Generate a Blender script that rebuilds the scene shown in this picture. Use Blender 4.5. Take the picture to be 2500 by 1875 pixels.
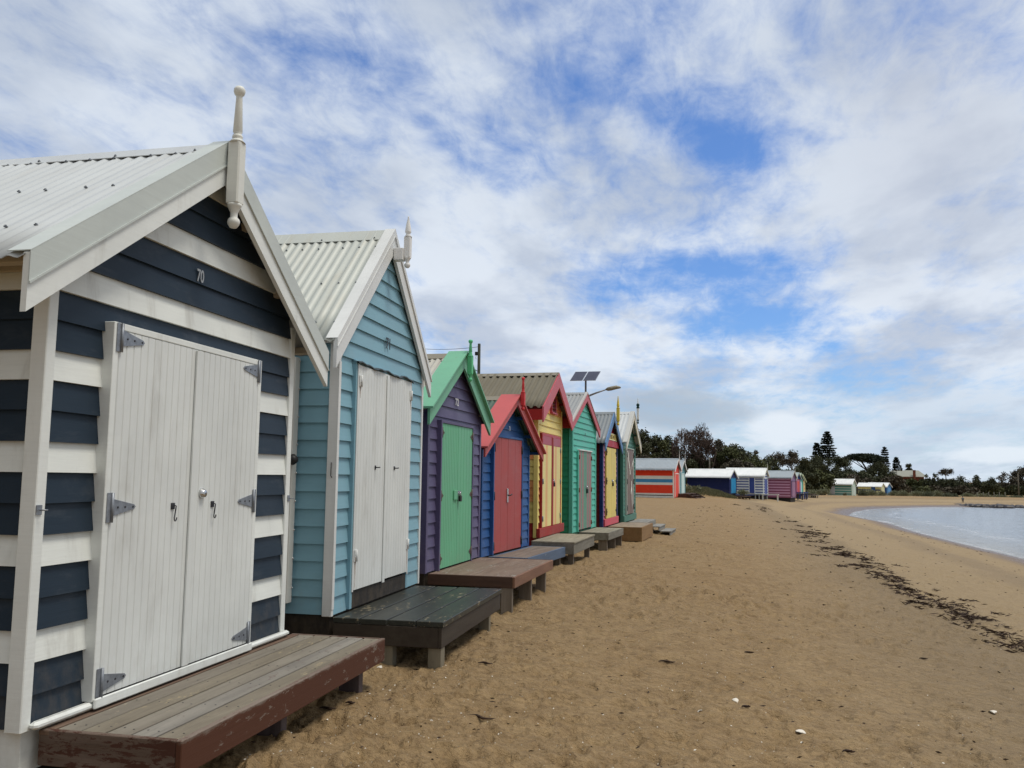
import bpy, math, random
import numpy as np
from math import sin, cos, radians, pi
random.seed(7)
RS = np.random.RandomState(11)
scene = bpy.context.scene
for o in list(bpy.data.objects):
    bpy.data.objects.remove(o)

# ------------------------------------------------------------------ camera
EYE = 1.5
F_PX, PITCH, ROLL, YAW = 2140.1, 6.041, 0.697, 14.570        # focal length in pixels of a 2500 wide frame
cam_d = bpy.data.cameras.new('camera')
cam_d.sensor_width = 36.0
cam_d.lens = 36.0 * F_PX / 2500.0
cam_d.clip_start = 0.05
cam_d.clip_end = 20000
cam = bpy.data.objects.new('camera', cam_d)
scene.collection.objects.link(cam)
cam.rotation_mode = 'XYZ'
import mathutils
_a, _p, _r = radians(YAW), radians(PITCH), radians(ROLL)
FW = mathutils.Vector((-sin(_a) * cos(_p), cos(_a) * cos(_p), sin(_p)))
RT0 = mathutils.Vector((cos(_a), sin(_a), 0))
UP0 = RT0.cross(FW)
RT = RT0 * cos(_r) + UP0 * sin(_r)
UP = -RT0 * sin(_r) + UP0 * cos(_r)
cam.matrix_world = mathutils.Matrix(((RT.x, UP.x, -FW.x, 0), (RT.y, UP.y, -FW.y, 0), (RT.z, UP.z, -FW.z, EYE), (0, 0, 0, 1)))
scene.camera = cam


def pxdir(x, y):
    return FW + RT * ((x - 1250) / F_PX) - UP * ((y - 937.5) / F_PX)


def at(x, y, d):
    """world point that the photo shows at pixel x, y, at depth d metres"""
    v = pxdir(x, y) * d
    return (v.x, v.y, v.z + EYE)


# ------------------------------------------------------------------ light
scene.view_settings.view_transform = 'Standard'
scene.view_settings.look = 'None'
scene.view_settings.gamma = 1
scene.view_settings.exposure = 0.0
SUN_DIR = mathutils.Vector((0.40, 0.06, 1.0)).normalized()
sun_d = bpy.data.lights.new('sun', 'SUN')
sun_d.energy = 2.0
sun_d.angle = radians(18)
sun_d.color = (1.0, 0.93, 0.82)
sun = bpy.data.objects.new('sun', sun_d)
scene.collection.objects.link(sun)
sun.rotation_euler = SUN_DIR.to_track_quat('Z', 'Y').to_euler()


class NB:
    """small helper for building node trees"""
    def __init__(self, nt):
        self.nt = nt

    def n(self, t, **kw):
        nd = self.nt.nodes.new(t)
        for k, v in kw.items():
            if k.startswith('i_'):
                nd.inputs[k[2:].replace('_', ' ')].default_value = v
            else:
                setattr(nd, k, v)
        return nd

    def put(self, sock, v):
        if isinstance(v, (int, float)):
            sock.default_value = v
        elif isinstance(v, (tuple, list)):
            if len(v) == 3 and len(sock.default_value) == 4:
                v = tuple(v) + (1,)
            sock.default_value = v
        else:
            self.nt.links.new(v, sock)

    def m(self, op, a, b=None, c=None, clamp=False):
        nd = self.n('ShaderNodeMath', operation=op)
        nd.use_clamp = clamp
        self.put(nd.inputs[0], a)
        if b is not None:
            self.put(nd.inputs[1], b)
        if c is not None:
            self.put(nd.inputs[2], c)
        return nd.outputs[0]

    def dot(self, a, v):
        nd = self.n('ShaderNodeVectorMath', operation='DOT_PRODUCT')
        self.put(nd.inputs[0], a)
        self.put(nd.inputs[1], v)
        return nd.outputs['Value']

    def mapr(self, v, a, b, c=0.0, d=1.0, smooth=False):
        nd = self.n('ShaderNodeMapRange')
        if smooth:
            nd.interpolation_type = 'SMOOTHSTEP'
        self.put(nd.inputs[0], v)
        for i, q in enumerate((a, b, c, d)):
            self.put(nd.inputs[i + 1], q)
        return nd.outputs[0]

    def mix(self, f, a, b, blend='MIX'):
        nd = self.n('ShaderNodeMix', data_type='RGBA', blend_type=blend)
        self.put(nd.inputs[0], f)
        self.put(nd.inputs[6], a)
        self.put(nd.inputs[7], b)
        return nd.outputs[2]

    def noise(self, vec, scale, detail=4, rough=0.55, dist=0.0):
        nd = self.n('ShaderNodeTexNoise')
        nd.inputs['Scale'].default_value = scale
        nd.inputs['Detail'].default_value = detail
        nd.inputs['Roughness'].default_value = rough
        nd.inputs['Distortion'].default_value = dist
        if vec is not None:
            self.put(nd.inputs['Vector'], vec)
        return nd.outputs[0]

    def mapping(self, vec, scale=(1, 1, 1), rot=(0, 0, 0), loc=(0, 0, 0)):
        nd = self.n('ShaderNodeMapping')
        self.put(nd.inputs['Vector'], vec)
        nd.inputs['Scale'].default_value = scale
        nd.inputs['Rotation'].default_value = rot
        nd.inputs['Location'].default_value = loc
        return nd.outputs[0]


def build_world():
    w = bpy.data.worlds.new('World')
    scene.world = w
    w.use_nodes = True
    nt = w.node_tree
    nt.nodes.clear()
    b = NB(nt)
    out = b.n('ShaderNodeOutputWorld')
    bg = b.n('ShaderNodeBackground')
    nt.links.new(bg.outputs[0], out.inputs[0])
    sky = b.n('ShaderNodeTexSky', sky_type='NISHITA')
    sky.sun_disc = False
    sky.sun_elevation = math.asin(SUN_DIR.z)
    sky.sun_rotation = math.atan2(SUN_DIR.x, SUN_DIR.y)
    sky.air_density = 1.0
    sky.dust_density = 0.6
    sky.ozone_density = 1.4
    STR = 0.085
    bg.inputs['Strength'].default_value = STR
    tc = b.n('ShaderNodeTexCoord')
    d = tc.outputs['Generated']
    sep = b.n('ShaderNodeSeparateXYZ')
    nt.links.new(d, sep.inputs[0])
    z = b.m('MAXIMUM', sep.outputs[2], 0.0)
    zz = b.m('ADD', z, 0.16)
    px = b.m('DIVIDE', sep.outputs[0], zz)
    py = b.m('DIVIDE', sep.outputs[1], zz)
    comb = b.n('ShaderNodeCombineXYZ')
    b.put(comb.inputs[0], px)
    b.put(comb.inputs[1], py)
    pl = comb.outputs[0]                       # the point of the cloud deck this direction meets
    # cloud fields: long streaks, billows, fine wisps
    st = b.noise(b.mapping(pl, scale=(1.5, 0.62, 1), rot=(0, 0, radians(38)), loc=(3.1, 1.7, 0)), 1.35, 6, 0.60, 0.5)
    bi = b.noise(b.mapping(pl, loc=(7.3, 2.2, 0.4)), 3.3, 7, 0.60, 0.25)
    fi = b.noise(b.mapping(pl, scale=(1.6, 0.8, 1), rot=(0, 0, radians(52)), loc=(1, 9, 2)), 7.5, 6, 0.64, 0.4)
    cov = b.m('ADD', b.m('MULTIPLY', st, 0.56), b.m('MULTIPLY', bi, 0.46))
    cov = b.m('ADD', cov, b.m('MULTIPLY', fi, 0.36))
    cov = b.m('ADD', cov, -0.10)

    def blob(x, y, sx, sy, rot=0.0):
        c = pxdir(x, y).normalized()
        a = RT - c * RT.dot(c)
        a.normalize()
        v = c.cross(a)
        cr, sr = cos(radians(rot)), sin(radians(rot))
        A, V = a * cr + v * sr, -a * sr + v * cr
        ua = b.m('DIVIDE', b.dot(d, tuple(A)), sx / F_PX)
        ub = b.m('DIVIDE', b.dot(d, tuple(V)), sy / F_PX)
        r2 = b.m('ADD', b.m('MULTIPLY', ua, ua), b.m('MULTIPLY', ub, ub))
        g = b.m('EXPONENT', b.m('MULTIPLY', r2, -0.5))
        return b.m('MULTIPLY', g, b.m('GREATER_THAN', b.dot(d, tuple(c)), 0.0))
    # openings in the cloud (negative) and banks of it (positive)
    for (x, y, sx, sy, rot, amt) in [
            (1840, 770, 190, 62, 14, -0.34), (1990, 720, 90, 60, 0, -0.14), (1700, 650, 120, 26, -6, -0.14), (1720, 880, 90, 22, 0, -0.12),
            (1760, 345, 110, 62, 30, -0.34), (1620, 250, 70, 30, 30, -0.06), (1950, 50, 60, 40, 40, -0.18), (1390, 215, 110, 45, 10, -0.12), (1480, 90, 200, 60, 0, 0.07),
            (760, 130, 210, 38, 12, -0.21), (1180, 400, 70, 25, 10, -0.10), (430, 170, 130, 60, -20, -0.04), (1950, 960, 170, 26, -4, -0.13),
            (1500, 560, 300, 60, -10, 0.16), (180, 60, 260, 110, 0, 0.12), (620, 300, 260, 60, 10, 0.08), (1480, 860, 240, 90, 0, 0.14), (2350, 500, 200, 420, 0, 0.16), (150, 420, 260, 110, 0, 0.12),
            (1000, 620, 300, 120, 0, 0.12), (2050, 420, 160, 60, -30, 0.10), (1880, 915, 60, 25, 0, 0.10), (1620, 745, 110, 25, -8, 0.16)]:
        cov = b.m('ADD', cov, b.m('MULTIPLY', blob(x, y, sx, sy, rot), amt * 0.62))
    back = b.mapr(b.dot(d, tuple(FW)), 0.62, 0.30, 0, 1, True)      # added unseen overcast behind and above the viewer, to steer the light
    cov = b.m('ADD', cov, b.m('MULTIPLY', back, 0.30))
    cov = b.m('ADD', cov, 0.03)
    cover = b.mapr(cov, 0.40, 0.74, 0.0, 1, True)
    thick = b.mapr(cov, 0.56, 0.98, 0, 1, True)
    # shading of the cloud: sunlit tops white, thick undersides blue grey
    sh = b.noise(b.mapping(pl, scale=(1.2, 0.8, 1), rot=(0, 0, radians(35)), loc=(2.7, 5.1, 3)), 2.1, 5, 0.55, 0.2)
    grey = b.mapr(sh, 0.40, 0.66, 0, 1, True)
    k = 1.0 / STR
    white = (0.80 * k, 0.87 * k, 0.965 * k)
    lav = (0.50 * k, 0.575 * k, 0.71 * k)
    gr = (0.44 * k, 0.51 * k, 0.62 * k)
    ccol = b.mix(grey, white, lav)
    top = b.mapr(z, 0.10, 0.42, 0, 1, True)
    ccol = b.mix(b.m('MULTIPLY', top, 0.35), ccol, gr)
    ccol = b.mix(b.m('MULTIPLY', thick, 0.35), ccol, (0.70 * k, 0.75 * k, 0.83 * k))
    # darker cumulus bank low over the trees, with bright tops beside it
    ccol = b.mix(b.m('MULTIPLY', blob(1640, 1010, 120, 42, 6), 0.85), ccol, (0.38 * k, 0.46 * k, 0.55 * k))
    ccol = b.mix(b.m('MULTIPLY', blob(1880, 1040, 60, 26, 0), 0.7), ccol, (0.86 * k, 0.91 * k, 0.97 * k))
    ccol = b.mix(b.m('MULTIPLY', blob(2300, 1010, 320, 70, 0), 0.5), ccol, (0.50 * k, 0.62 * k, 0.76 * k))
    ccol = b.mix(b.m('MULTIPLY', blob(2300, 250, 180, 260, 0), 0.35), ccol, (0.52 * k, 0.55 * k, 0.64 * k))
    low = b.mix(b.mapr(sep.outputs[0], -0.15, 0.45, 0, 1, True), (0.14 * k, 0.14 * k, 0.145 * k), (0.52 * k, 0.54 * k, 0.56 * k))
    bcol = b.mix(b.mapr(z, 0.58, 0.92, 0, 1, True), low, (1.10 * k, 1.15 * k, 1.20 * k))  # unseen sky made dark low down and bright overhead to light the huts
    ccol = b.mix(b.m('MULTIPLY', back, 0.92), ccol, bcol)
    blue = b.mix(1.0, sky.outputs[0], (0.86, 1.20, 1.72), 'MULTIPLY')
    col = b.mix(cover, blue, ccol)
    # haze near the horizon
    hz = b.mapr(z, 0.0, 0.12, 0.42, 0.0, True)
    col = b.mix(hz, col, (0.62 * k, 0.74 * k, 0.86 * k))
    def puff(x, y, sx, sy, colr, amt):
        mk = b.mapr(b.m('ADD', blob(x, y, sx, sy, 0), b.m('MULTIPLY', b.m('SUBTRACT', bi2, 0.5), 1.5)), 0.30, 0.72, 0, amt, True)
        return b.mix(mk, col, colr)
    bi2 = b.noise(b.mapping(d, scale=(9, 9, 20)), 1.3, 7, 0.6, 0.2)
    col = puff(1915, 1048, 70, 34, (0.80 * k, 0.87 * k, 0.95 * k), 0.9)
    col = puff(1675, 1000, 125, 40, (0.42 * k, 0.50 * k, 0.60 * k), 0.6)
    col = puff(2430, 1110, 90, 16, (0.82 * k, 0.89 * k, 0.96 * k), 0.7)
    # below the horizon: a plain dim ground tone
    col = b.mix(b.mapr(sep.outputs[2], -0.02, 0.0, 1, 0), col, (0.22 * k, 0.19 * k, 0.15 * k))
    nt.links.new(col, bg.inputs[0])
    w.cycles.sampling_method = 'MANUAL'
    w.cycles.sample_map_resolution = 512


build_world()
try:
    scene.cycles.max_bounces = 6
    scene.cycles.diffuse_bounces = 3
    scene.cycles.glossy_bounces = 3
    scene.cycles.use_denoising = True
except Exception:
    pass

# ------------------------------------------------------------------ helpers


def lin(c):
    return tuple(((v / 255) / 12.92 if v / 255 <= 0.04045 else (((v / 255) + 0.055) / 1.055) ** 2.4) for v in c)


def alb(r, g, b, k=0.60):
    return tuple(min(0.86, v / (k / 0.6 * q)) for v, q in zip(lin((r, g, b)), (0.625, 0.605, 0.575)))


def albt(r, g, b, k=1.0):
    return tuple(min(0.86, v / (k * q)) for v, q in zip(lin((r, g, b)), (1.16, 1.155, 1.15)))


def tag(o, label=None, cat=None, group=None, kind=None):
    if label:
        o['label'] = label
    if cat:
        o['category'] = cat
    if group:
        o['group'] = group
    if kind:
        o['kind'] = kind
    return o


def empty(name, loc, rz=0.0, label=None, cat=None, group=None):
    o = bpy.data.objects.new(name, None)
    scene.collection.objects.link(o)
    o.location = loc
    o.rotation_euler = (0, 0, rz)
    o.empty_display_size = 0.2
    return tag(o, label, cat, group)


def np_mesh(name, verts, faces, mats, parent=None, smooth=False, midx=None):
    """verts (N,3), faces (M,k) arrays"""
    me = bpy.data.meshes.new(name)
    verts = np.asarray(verts, dtype=np.float32)
    faces = np.asarray(faces, dtype=np.int32)
    k = faces.shape[1]
    me.vertices.add(len(verts))
    me.vertices.foreach_set('co', verts.ravel())
    me.loops.add(faces.size)
    me.loops.foreach_set('vertex_index', faces.ravel())
    me.polygons.add(len(faces))
    me.polygons.foreach_set('loop_start', np.arange(len(faces), dtype=np.int32) * k)
    try:
        me.polygons.foreach_set('loop_total', np.full(len(faces), k, dtype=np.int32))
    except Exception:
        pass
    for m in (mats if isinstance(mats, (list, tuple)) else [mats]):
        me.materials.append(m)
    if midx is not None:
        me.polygons.foreach_set('material_index', np.asarray(midx, dtype=np.int32))
    if smooth:
        me.polygons.foreach_set('use_smooth', np.ones(len(faces), dtype=bool))
    me.update(calc_edges=True)
    me.validate()
    o = bpy.data.objects.new(name, me)
    scene.collection.objects.link(o)
    if parent:
        o.parent = parent
    return o


class MB:
    def __init__(self):
        self.v = []
        self.f = []
        self.mi = []
        self.sm = []
        self.mats = []

    def mat(self, m):
        if m not in self.mats:
            self.mats.append(m)
        return self.mats.index(m)

    def add(self, vs, fs, m, smooth=False):
        i = len(self.v)
        self.v += [tuple(p) for p in vs]
        k = self.mat(m)
        for f in fs:
            self.f.append([i + q for q in f])
            self.mi.append(k)
            self.sm.append(smooth)

    def hexa(self, p, m):
        """8 points: bottom ring 0-3, top ring 4-7"""
        self.add(p, [(3, 2, 1, 0), (4, 5, 6, 7), (0, 1, 5, 4), (1, 2, 6, 5), (2, 3, 7, 6), (3, 0, 4, 7)], m)

    def box(self, x0, x1, y0, y1, z0, z1, m):
        self.hexa([(x0, y0, z0), (x1, y0, z0), (x1, y1, z0), (x0, y1, z0), (x0, y0, z1), (x1, y0, z1), (x1, y1, z1), (x0, y1, z1)], m)

    def bbox(self, x0, x1, y0, y1, z0, z1, m, b=0.004):
        """box with small chamfers on its vertical and top edges"""
        rings = []
        for z, i in ((z0, b), (z0 + b, 0), (z1 - b, 0), (z1, b)):
            xa, xb, ya, yb = x0 + i, x1 - i, y0 + i, y1 - i
            rings.append([(xa + b, ya, z), (xb - b, ya, z), (xb, ya + b, z), (xb, yb - b, z), (xb - b, yb, z), (xa + b, yb, z), (xa, yb - b, z), (xa, ya + b, z)])
        vs = [p for r in rings for p in r]
        fs = [tuple(reversed(range(8))), tuple(24 + i for i in range(8))]
        for r in range(3):
            for i in range(8):
                j = (i + 1) % 8
                fs.append((r * 8 + i, r * 8 + j, (r + 1) * 8 + j, (r + 1) * 8 + i))
        self.add(vs, fs, m)

    def poly_x(self, pts, x0, x1, m):
        """polygon in the y-z plane extruded along x"""
        n = len(pts)
        vs = [(x0, p[0], p[1]) for p in pts] + [(x1, p[0], p[1]) for p in pts]
        fs = [tuple(range(n)), tuple(reversed(range(n, 2 * n)))]
        fs += [(i, i + n, (i + 1) % n + n, (i + 1) % n) for i in range(n)]
        self.add(vs, fs, m)

    def lathe(self, prof, c, m, seg=14, smooth=True):
        vs, fs = [], []
        for (r, z) in prof:
            for i in range(seg):
                a = 2 * pi * i / seg
                vs.append((c[0] + r * cos(a), c[1] + r * sin(a), c[2] + z))
        for j in range(len(prof) - 1):
            for i in range(seg):
                k = (i + 1) % seg
                fs.append((j * seg + i, j * seg + k, (j + 1) * seg + k, (j + 1) * seg + i))
        fs.append(tuple(reversed(range(seg))))
        fs.append(tuple((len(prof) - 1) * seg + i for i in range(seg)))
        self.add(vs, fs, m, smooth)

    def tube(self, pts, rad, m, seg=8, smooth=True):
        pts = [mathutils.Vector(p) for p in pts]
        if not isinstance(rad, (list, tuple)):
            rad = [rad] * len(pts)
        vs, fs = [], []
        for i, p in enumerate(pts):
            t = (pts[min(i + 1, len(pts) - 1)] - pts[max(i - 1, 0)]).normalized()
            ref = mathutils.Vector((0, 0, 1)) if abs(t.z) < 0.9 else mathutils.Vector((1, 0, 0))
            a = t.cross(ref).normalized()
            b = t.cross(a)
            for k in range(seg):
                an = 2 * pi * k / seg
                q = p + (a * cos(an) + b * sin(an)) * rad[i]
                vs.append(tuple(q))
        for i in range(len(pts) - 1):
            for k in range(seg):
                k2 = (k + 1) % seg
                fs.append((i * seg + k, i * seg + k2, (i + 1) * seg + k2, (i + 1) * seg + k))
        fs.append(tuple(reversed(range(seg))))
        fs.append(tuple((len(pts) - 1) * seg + k for k in range(seg)))
        self.add(vs, fs, m, smooth)

    def build(self, name, parent=None, label=None):
        me = bpy.data.meshes.new(name)
        me.from_pydata(self.v, [], self.f)
        for m in self.mats:
            me.materials.append(m)
        me.polygons.foreach_set('material_index', self.mi)
        me.polygons.foreach_set('use_smooth', self.sm)
        me.update()
        o = bpy.data.objects.new(name, me)
        scene.collection.objects.link(o)
        if parent:
            o.parent = parent
        if label:
            o['label'] = label
        return o


# ------------------------------------------------------------------ materials
def new_mat(name):
    m = bpy.data.materials.new(name)
    m.use_nodes = True
    nt = m.node_tree
    nt.nodes.clear()
    b = NB(nt)
    out = b.n('ShaderNodeOutputMaterial')
    p = b.n('ShaderNodeBsdfPrincipled')
    nt.links.new(p.outputs[0], out.inputs[0])
    return m, b, p


def bump(b, p, h, strength=0.3, dist=0.01):
    n = b.n('ShaderNodeBump')
    n.inputs['Strength'].default_value = strength
    n.inputs['Distance'].default_value = dist
    b.put(n.inputs['Height'], h)
    b.put(p.inputs['Normal'], n.outputs[0])


_cache = {}


def paint(col, rough=0.5, dirt=0.22, wear=0.0, grain=(3, 3, 60), under=(0.20, 0.17, 0.13), dirtcol=(0.20, 0.165, 0.115)):
    """house paint on timber: brush grain, faint stains, optional flaking"""
    key = (tuple(round(c, 4) for c in col), rough, dirt, wear, grain, under)
    if key in _cache:
        return _cache[key]
    m, b, p = new_mat('paint')
    tc = b.n('ShaderNodeTexCoord')
    o = tc.outputs['Object']
    big = b.noise(o, 1.7, 5, 0.6)
    g = b.noise(b.mapping(o, scale=grain), 1.0, 5, 0.65)
    stain = b.noise(b.mapping(o, scale=(4, 4, 0.9)), 1.4, 6, 0.65, 0.3)
    c = b.mix(b.mapr(big, 0.3, 0.7, 0.0, 1.0), tuple(v * 0.92 for v in col), tuple(min(0.9, v * 1.06) for v in col))
    c = b.mix(b.m('MULTIPLY', b.mapr(stain, 0.52, 0.78, 0, 1, True), dirt), c, dirtcol)
    c = b.mix(b.m('MULTIPLY', b.mapr(g, 0.45, 0.7), 0.10), c, tuple(v * 0.6 for v in col))
    spz = b.n('ShaderNodeSeparateXYZ')
    b.put(spz.inputs[0], o)
    gn = b.noise(b.mapping(o, scale=(7, 7, 4)), 1.6, 6, 0.7)
    gm_ = b.m('MULTIPLY', b.mapr(b.m('ADD', spz.outputs[2], b.m('MULTIPLY', gn, -0.5)), -0.05, 0.42, 1, 0, True), b.mapr(gn, 0.38, 0.62))
    c = b.mix(b.m('MULTIPLY', gm_, 0.13), c, (0.30, 0.23, 0.155))
    ch = b.noise(b.mapping(o, scale=(2.2, 2.2, 7)), 1.0, 6, 0.7, 0.3)
    c = b.mix(b.mapr(ch, 0.54, 0.74, 0, 0.15), c, tuple(0.55 * v + 0.18 for v in col))
    if wear > 0:
        wn = b.noise(b.mapping(o, scale=(9, 9, 22)), 2.2, 8, 0.7)
        wm = b.mapr(wn, 0.66 - wear * 0.2, 0.69 - wear * 0.2, 0, 1)
        c = b.mix(wm, c, under)
    b.put(p.inputs['Base Color'], c)
    b.put(p.inputs['Roughness'], b.mapr(big, 0.3, 0.7, rough - 0.06, rough + 0.12))
    p.inputs['Specular IOR Level'].default_value = 0.18
    bump(b, p, b.m('ADD', b.m('MULTIPLY', g, 0.7), b.m('MULTIPLY', big, 0.3)), 0.35, 0.004)
    _cache[key] = m
    return m


def wood(c1, c2, along='y', rough=0.75, flake=None, flake_amt=0.5, worn_top=None):
    """weathered timber with grain running along one local axis, and remains of a coat of paint"""
    key = ('wood', tuple(c1), tuple(c2), along, rough, flake, flake_amt, worn_top)
    if key in _cache:
        return _cache[key]
    m, b, p = new_mat('weathered_wood')
    tc = b.n('ShaderNodeTexCoord')
    o = tc.outputs['Object']
    sc = {'y': (38, 1.6, 38), 'x': (1.6, 38, 38), 'z': (38, 38, 1.6)}[along]
    sc2 = {'y': (9, 1.0, 9), 'x': (1.0, 9, 9), 'z': (9, 9, 1.0)}[along]
    g = b.noise(b.mapping(o, scale=sc), 1.0, 6, 0.7, 0.4)
    g2 = b.noise(b.mapping(o, scale=sc2), 1.0, 5, 0.6, 0.8)
    big = b.noise(o, 2.3, 4, 0.6)
    c = b.mix(b.mapr(g2, 0.35, 0.65), c1, c2)
    c = b.mix(b.m('MULTIPLY', b.mapr(g, 0.50, 0.70), 0.26), c, tuple(v * 0.35 for v in c1))
    blot = b.noise(o, 14.0, 5, 0.7)
    c = b.mix(b.mapr(blot, 0.58, 0.74, 0, 0.45), c, tuple(v * 0.55 for v in c1))
    c = b.mix(b.mapr(big, 0.35, 0.7, 0.0, 0.35), c, tuple(v * 0.62 for v in c2))
    if flake:
        fn = b.noise(b.mapping(o, scale={'y': (16, 5, 16), 'x': (5, 16, 16), 'z': (16, 16, 5)}[along]), 1.6, 9, 0.74, 0.3)
        fm = b.m('SUBTRACT', b.m('ADD', fn, b.m('MULTIPLY', big, 0.35)), 0.0)
        fm = b.mapr(fm, 0.92 - flake_amt * 0.55, 0.96 - flake_amt * 0.55, 0, 1)
        if worn_top:          # the coat is rubbed away along the upper edge
            sp = b.n('ShaderNodeSeparateXYZ')
            b.put(sp.inputs[0], o)
            zed = b.m('ADD', sp.outputs[2], b.m('MULTIPLY', b.m('SUBTRACT', fn, 0.5), 0.09))
            fm = b.m('MULTIPLY', fm, b.mapr(zed, worn_top - 0.022, worn_top - 0.004, 1, 0))
        c = b.mix(fm, c, flake)
    b.put(p.inputs['Base Color'], c)
    p.inputs['Roughness'].default_value = rough
    p.inputs['Specular IOR Level'].default_value = 0.25
    bump(b, p, b.m('ADD', g, b.m('MULTIPLY', g2, 0.4)), 0.5, 0.004)
    _cache[key] = m
    return m


def plain(name, col, rough=0.6, metal=0.0, var=0.15, scale=8.0, bmp=0.0, spec=0.4):
    m, b, p = new_mat(name)
    tc = b.n('ShaderNodeTexCoord')
    n = b.noise(tc.outputs['Object'], scale, 5, 0.6)
    c = b.mix(b.mapr(n, 0.3, 0.7), tuple(v * (1 - var) for v in col), tuple(min(0.9, v * (1 + var)) for v in col))
    b.put(p.inputs['Base Color'], c)
    p.inputs['Roughness'].default_value = rough
    p.inputs['Metallic'].default_value = metal
    p.inputs['Specular IOR Level'].default_value = spec
    if bmp:
        bump(b, p, n, bmp, 0.01)
    return m


def sheet_metal(col, rough=0.42, streak=0.18, dirt=(0.30, 0.26, 0.20)):
    m, b, p = new_mat('painted_steel_sheet')
    tc = b.n('ShaderNodeTexCoord')
    o = tc.outputs['Object']
    n = b.noise(b.mapping(o, scale=(9, 1.2, 1.2)), 1.2, 6, 0.65, 0.4)
    n2 = b.noise(o, 1.3, 4, 0.6)
    c = b.mix(b.mapr(n2, 0.3, 0.7), tuple(v * 0.93 for v in col), tuple(min(0.88, v * 1.05) for v in col))
    c = b.mix(b.m('MULTIPLY', b.mapr(n, 0.5, 0.75, 0, 1, True), streak), c, dirt)
    b.put(p.inputs['Base Color'], c)
    p.inputs['Roughness'].default_value = rough
    p.inputs['Specular IOR Level'].default_value = 0.4
    return m


GALV = plain('galvanised_steel', (0.26, 0.28, 0.31), 0.5, 0.55, 0.25, 30)
DARKMETAL = plain('dark_iron', (0.05, 0.05, 0.055), 0.5, 0.6, 0.3, 30)
RUST = plain('rusty_steel', (0.16, 0.075, 0.04), 0.75, 0.2, 0.4, 60)
RUSTRUN, _b, _p = new_mat('rust_run')
_o = _b.n('ShaderNodeTexCoord').outputs['Object']
_b.put(_p.inputs['Base Color'], (0.34, 0.17, 0.07))
_p.inputs['Roughness'].default_value = 0.8
_b.put(_p.inputs['Alpha'], _b.mapr(_b.noise(_b.mapping(_o, scale=(30, 160, 9)), 1.0, 5, 0.6), 0.36, 0.62, 0.05, 0.85))
CHROME = plain('brushed_chrome', (0.62, 0.62, 0.62), 0.22, 0.95, 0.05)
BLACK = plain('black_plastic', (0.02, 0.02, 0.022), 0.45)
DARKGAP = plain('dark_interior', (0.03, 0.027, 0.024), 0.9)

WHITE = paint(alb(186, 186, 179), 0.45, 0.30)
CREAMW = paint(alb(186, 186, 178), 0.45, 0.34)
DOORW = paint(alb(180, 180, 174), 0.42, 0.24, grain=(60, 60, 3))
NAVY = paint(alb(29, 39, 48), 0.45, 0.03)
TEAL = paint(alb(104, 136, 145), 0.42, 0.05)
WHITE71 = paint(alb(180, 179, 174), 0.4, 0.10)
PURPLE = paint(alb(74, 68, 92), 0.45, 0.05)
GREEN72 = paint(alb(86, 142, 108), 0.42, 0.05, wear=0.05, grain=(60, 60, 3))
GREENCAP = paint(alb(94, 142, 114), 0.42, 0.05, wear=0.10)
BLUE73 = paint(alb(34, 68, 112), 0.45, 0.03, wear=0.05, grain=(3, 3, 40))
REDDOOR = paint(alb(138, 62, 60), 0.45, 0.06)
CORAL = paint(alb(156, 74, 72), 0.45, 0.04, wear=0.04)
YEL = paint(alb(190, 170, 98), 0.45, 0.05)
ORG = paint(alb(190, 128, 78), 0.45, 0.05)
RED74 = paint(alb(128, 34, 32), 0.45, 0.05)
PINKRED = paint(alb(146, 58, 68), 0.45, 0.05)
CREAMD = paint(alb(190, 176, 118), 0.45, 0.05)
ORD = paint(alb(190, 146, 100), 0.45, 0.05)
MAUVE = paint(alb(140, 72, 84), 0.45, 0.05)
SEAGREEN = paint(alb(70, 146, 128), 0.45, 0.04)
SEADOOR = paint(alb(84, 124, 106), 0.45, 0.04)
SEAPINK = paint(alb(128, 100, 98), 0.45, 0.04)
PINKBARGE = paint(alb(160, 80, 86), 0.45, 0.05)
PINK76 = paint(alb(166, 106, 124), 0.45, 0.05)
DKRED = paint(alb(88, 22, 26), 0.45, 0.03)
BLUE76 = paint(alb(24, 40, 84), 0.45, 0.03)
BLUEBARGE = paint(alb(78, 108, 142), 0.45, 0.03)
YDOOR = paint(alb(184, 166, 92), 0.45, 0.08)
CRIMSON = paint(alb(140, 32, 46), 0.45, 0.03)
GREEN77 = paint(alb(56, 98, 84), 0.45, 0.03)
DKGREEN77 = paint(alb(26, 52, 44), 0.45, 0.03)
BROWNDOOR = paint(alb(100, 86, 78), 0.45, 0.05)
MAROON = paint(alb(76, 22, 24), 0.45, 0.03)
BLACKP = paint(alb(40, 36, 32), 0.5, 0.1)
YELFIN = paint(alb(186, 164, 66), 0.45, 0.05)
EAVEW = paint(alb(150, 138, 120), 0.6, 0.35)

ROOFW = sheet_metal(albt(206, 210, 210))
ROOFW71 = sheet_metal(albt(198, 202, 194), dirt=(0.38, 0.30, 0.18), streak=0.3)
ROOF72 = sheet_metal(albt(192, 188, 176), streak=0.35)
ROOFGREEN = sheet_metal(albt(62, 92, 72))
ROOFFIBRO = sheet_metal(albt(124, 118, 102), 0.85, 0.45, dirt=(0.12, 0.10, 0.07))
ROOFGREY = sheet_metal(albt(132, 138, 140))
ROOFGREY2 = sheet_metal(albt(160, 162, 160), streak=0.3)
CAPTAN = sheet_metal(albt(142, 134, 114))


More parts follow.
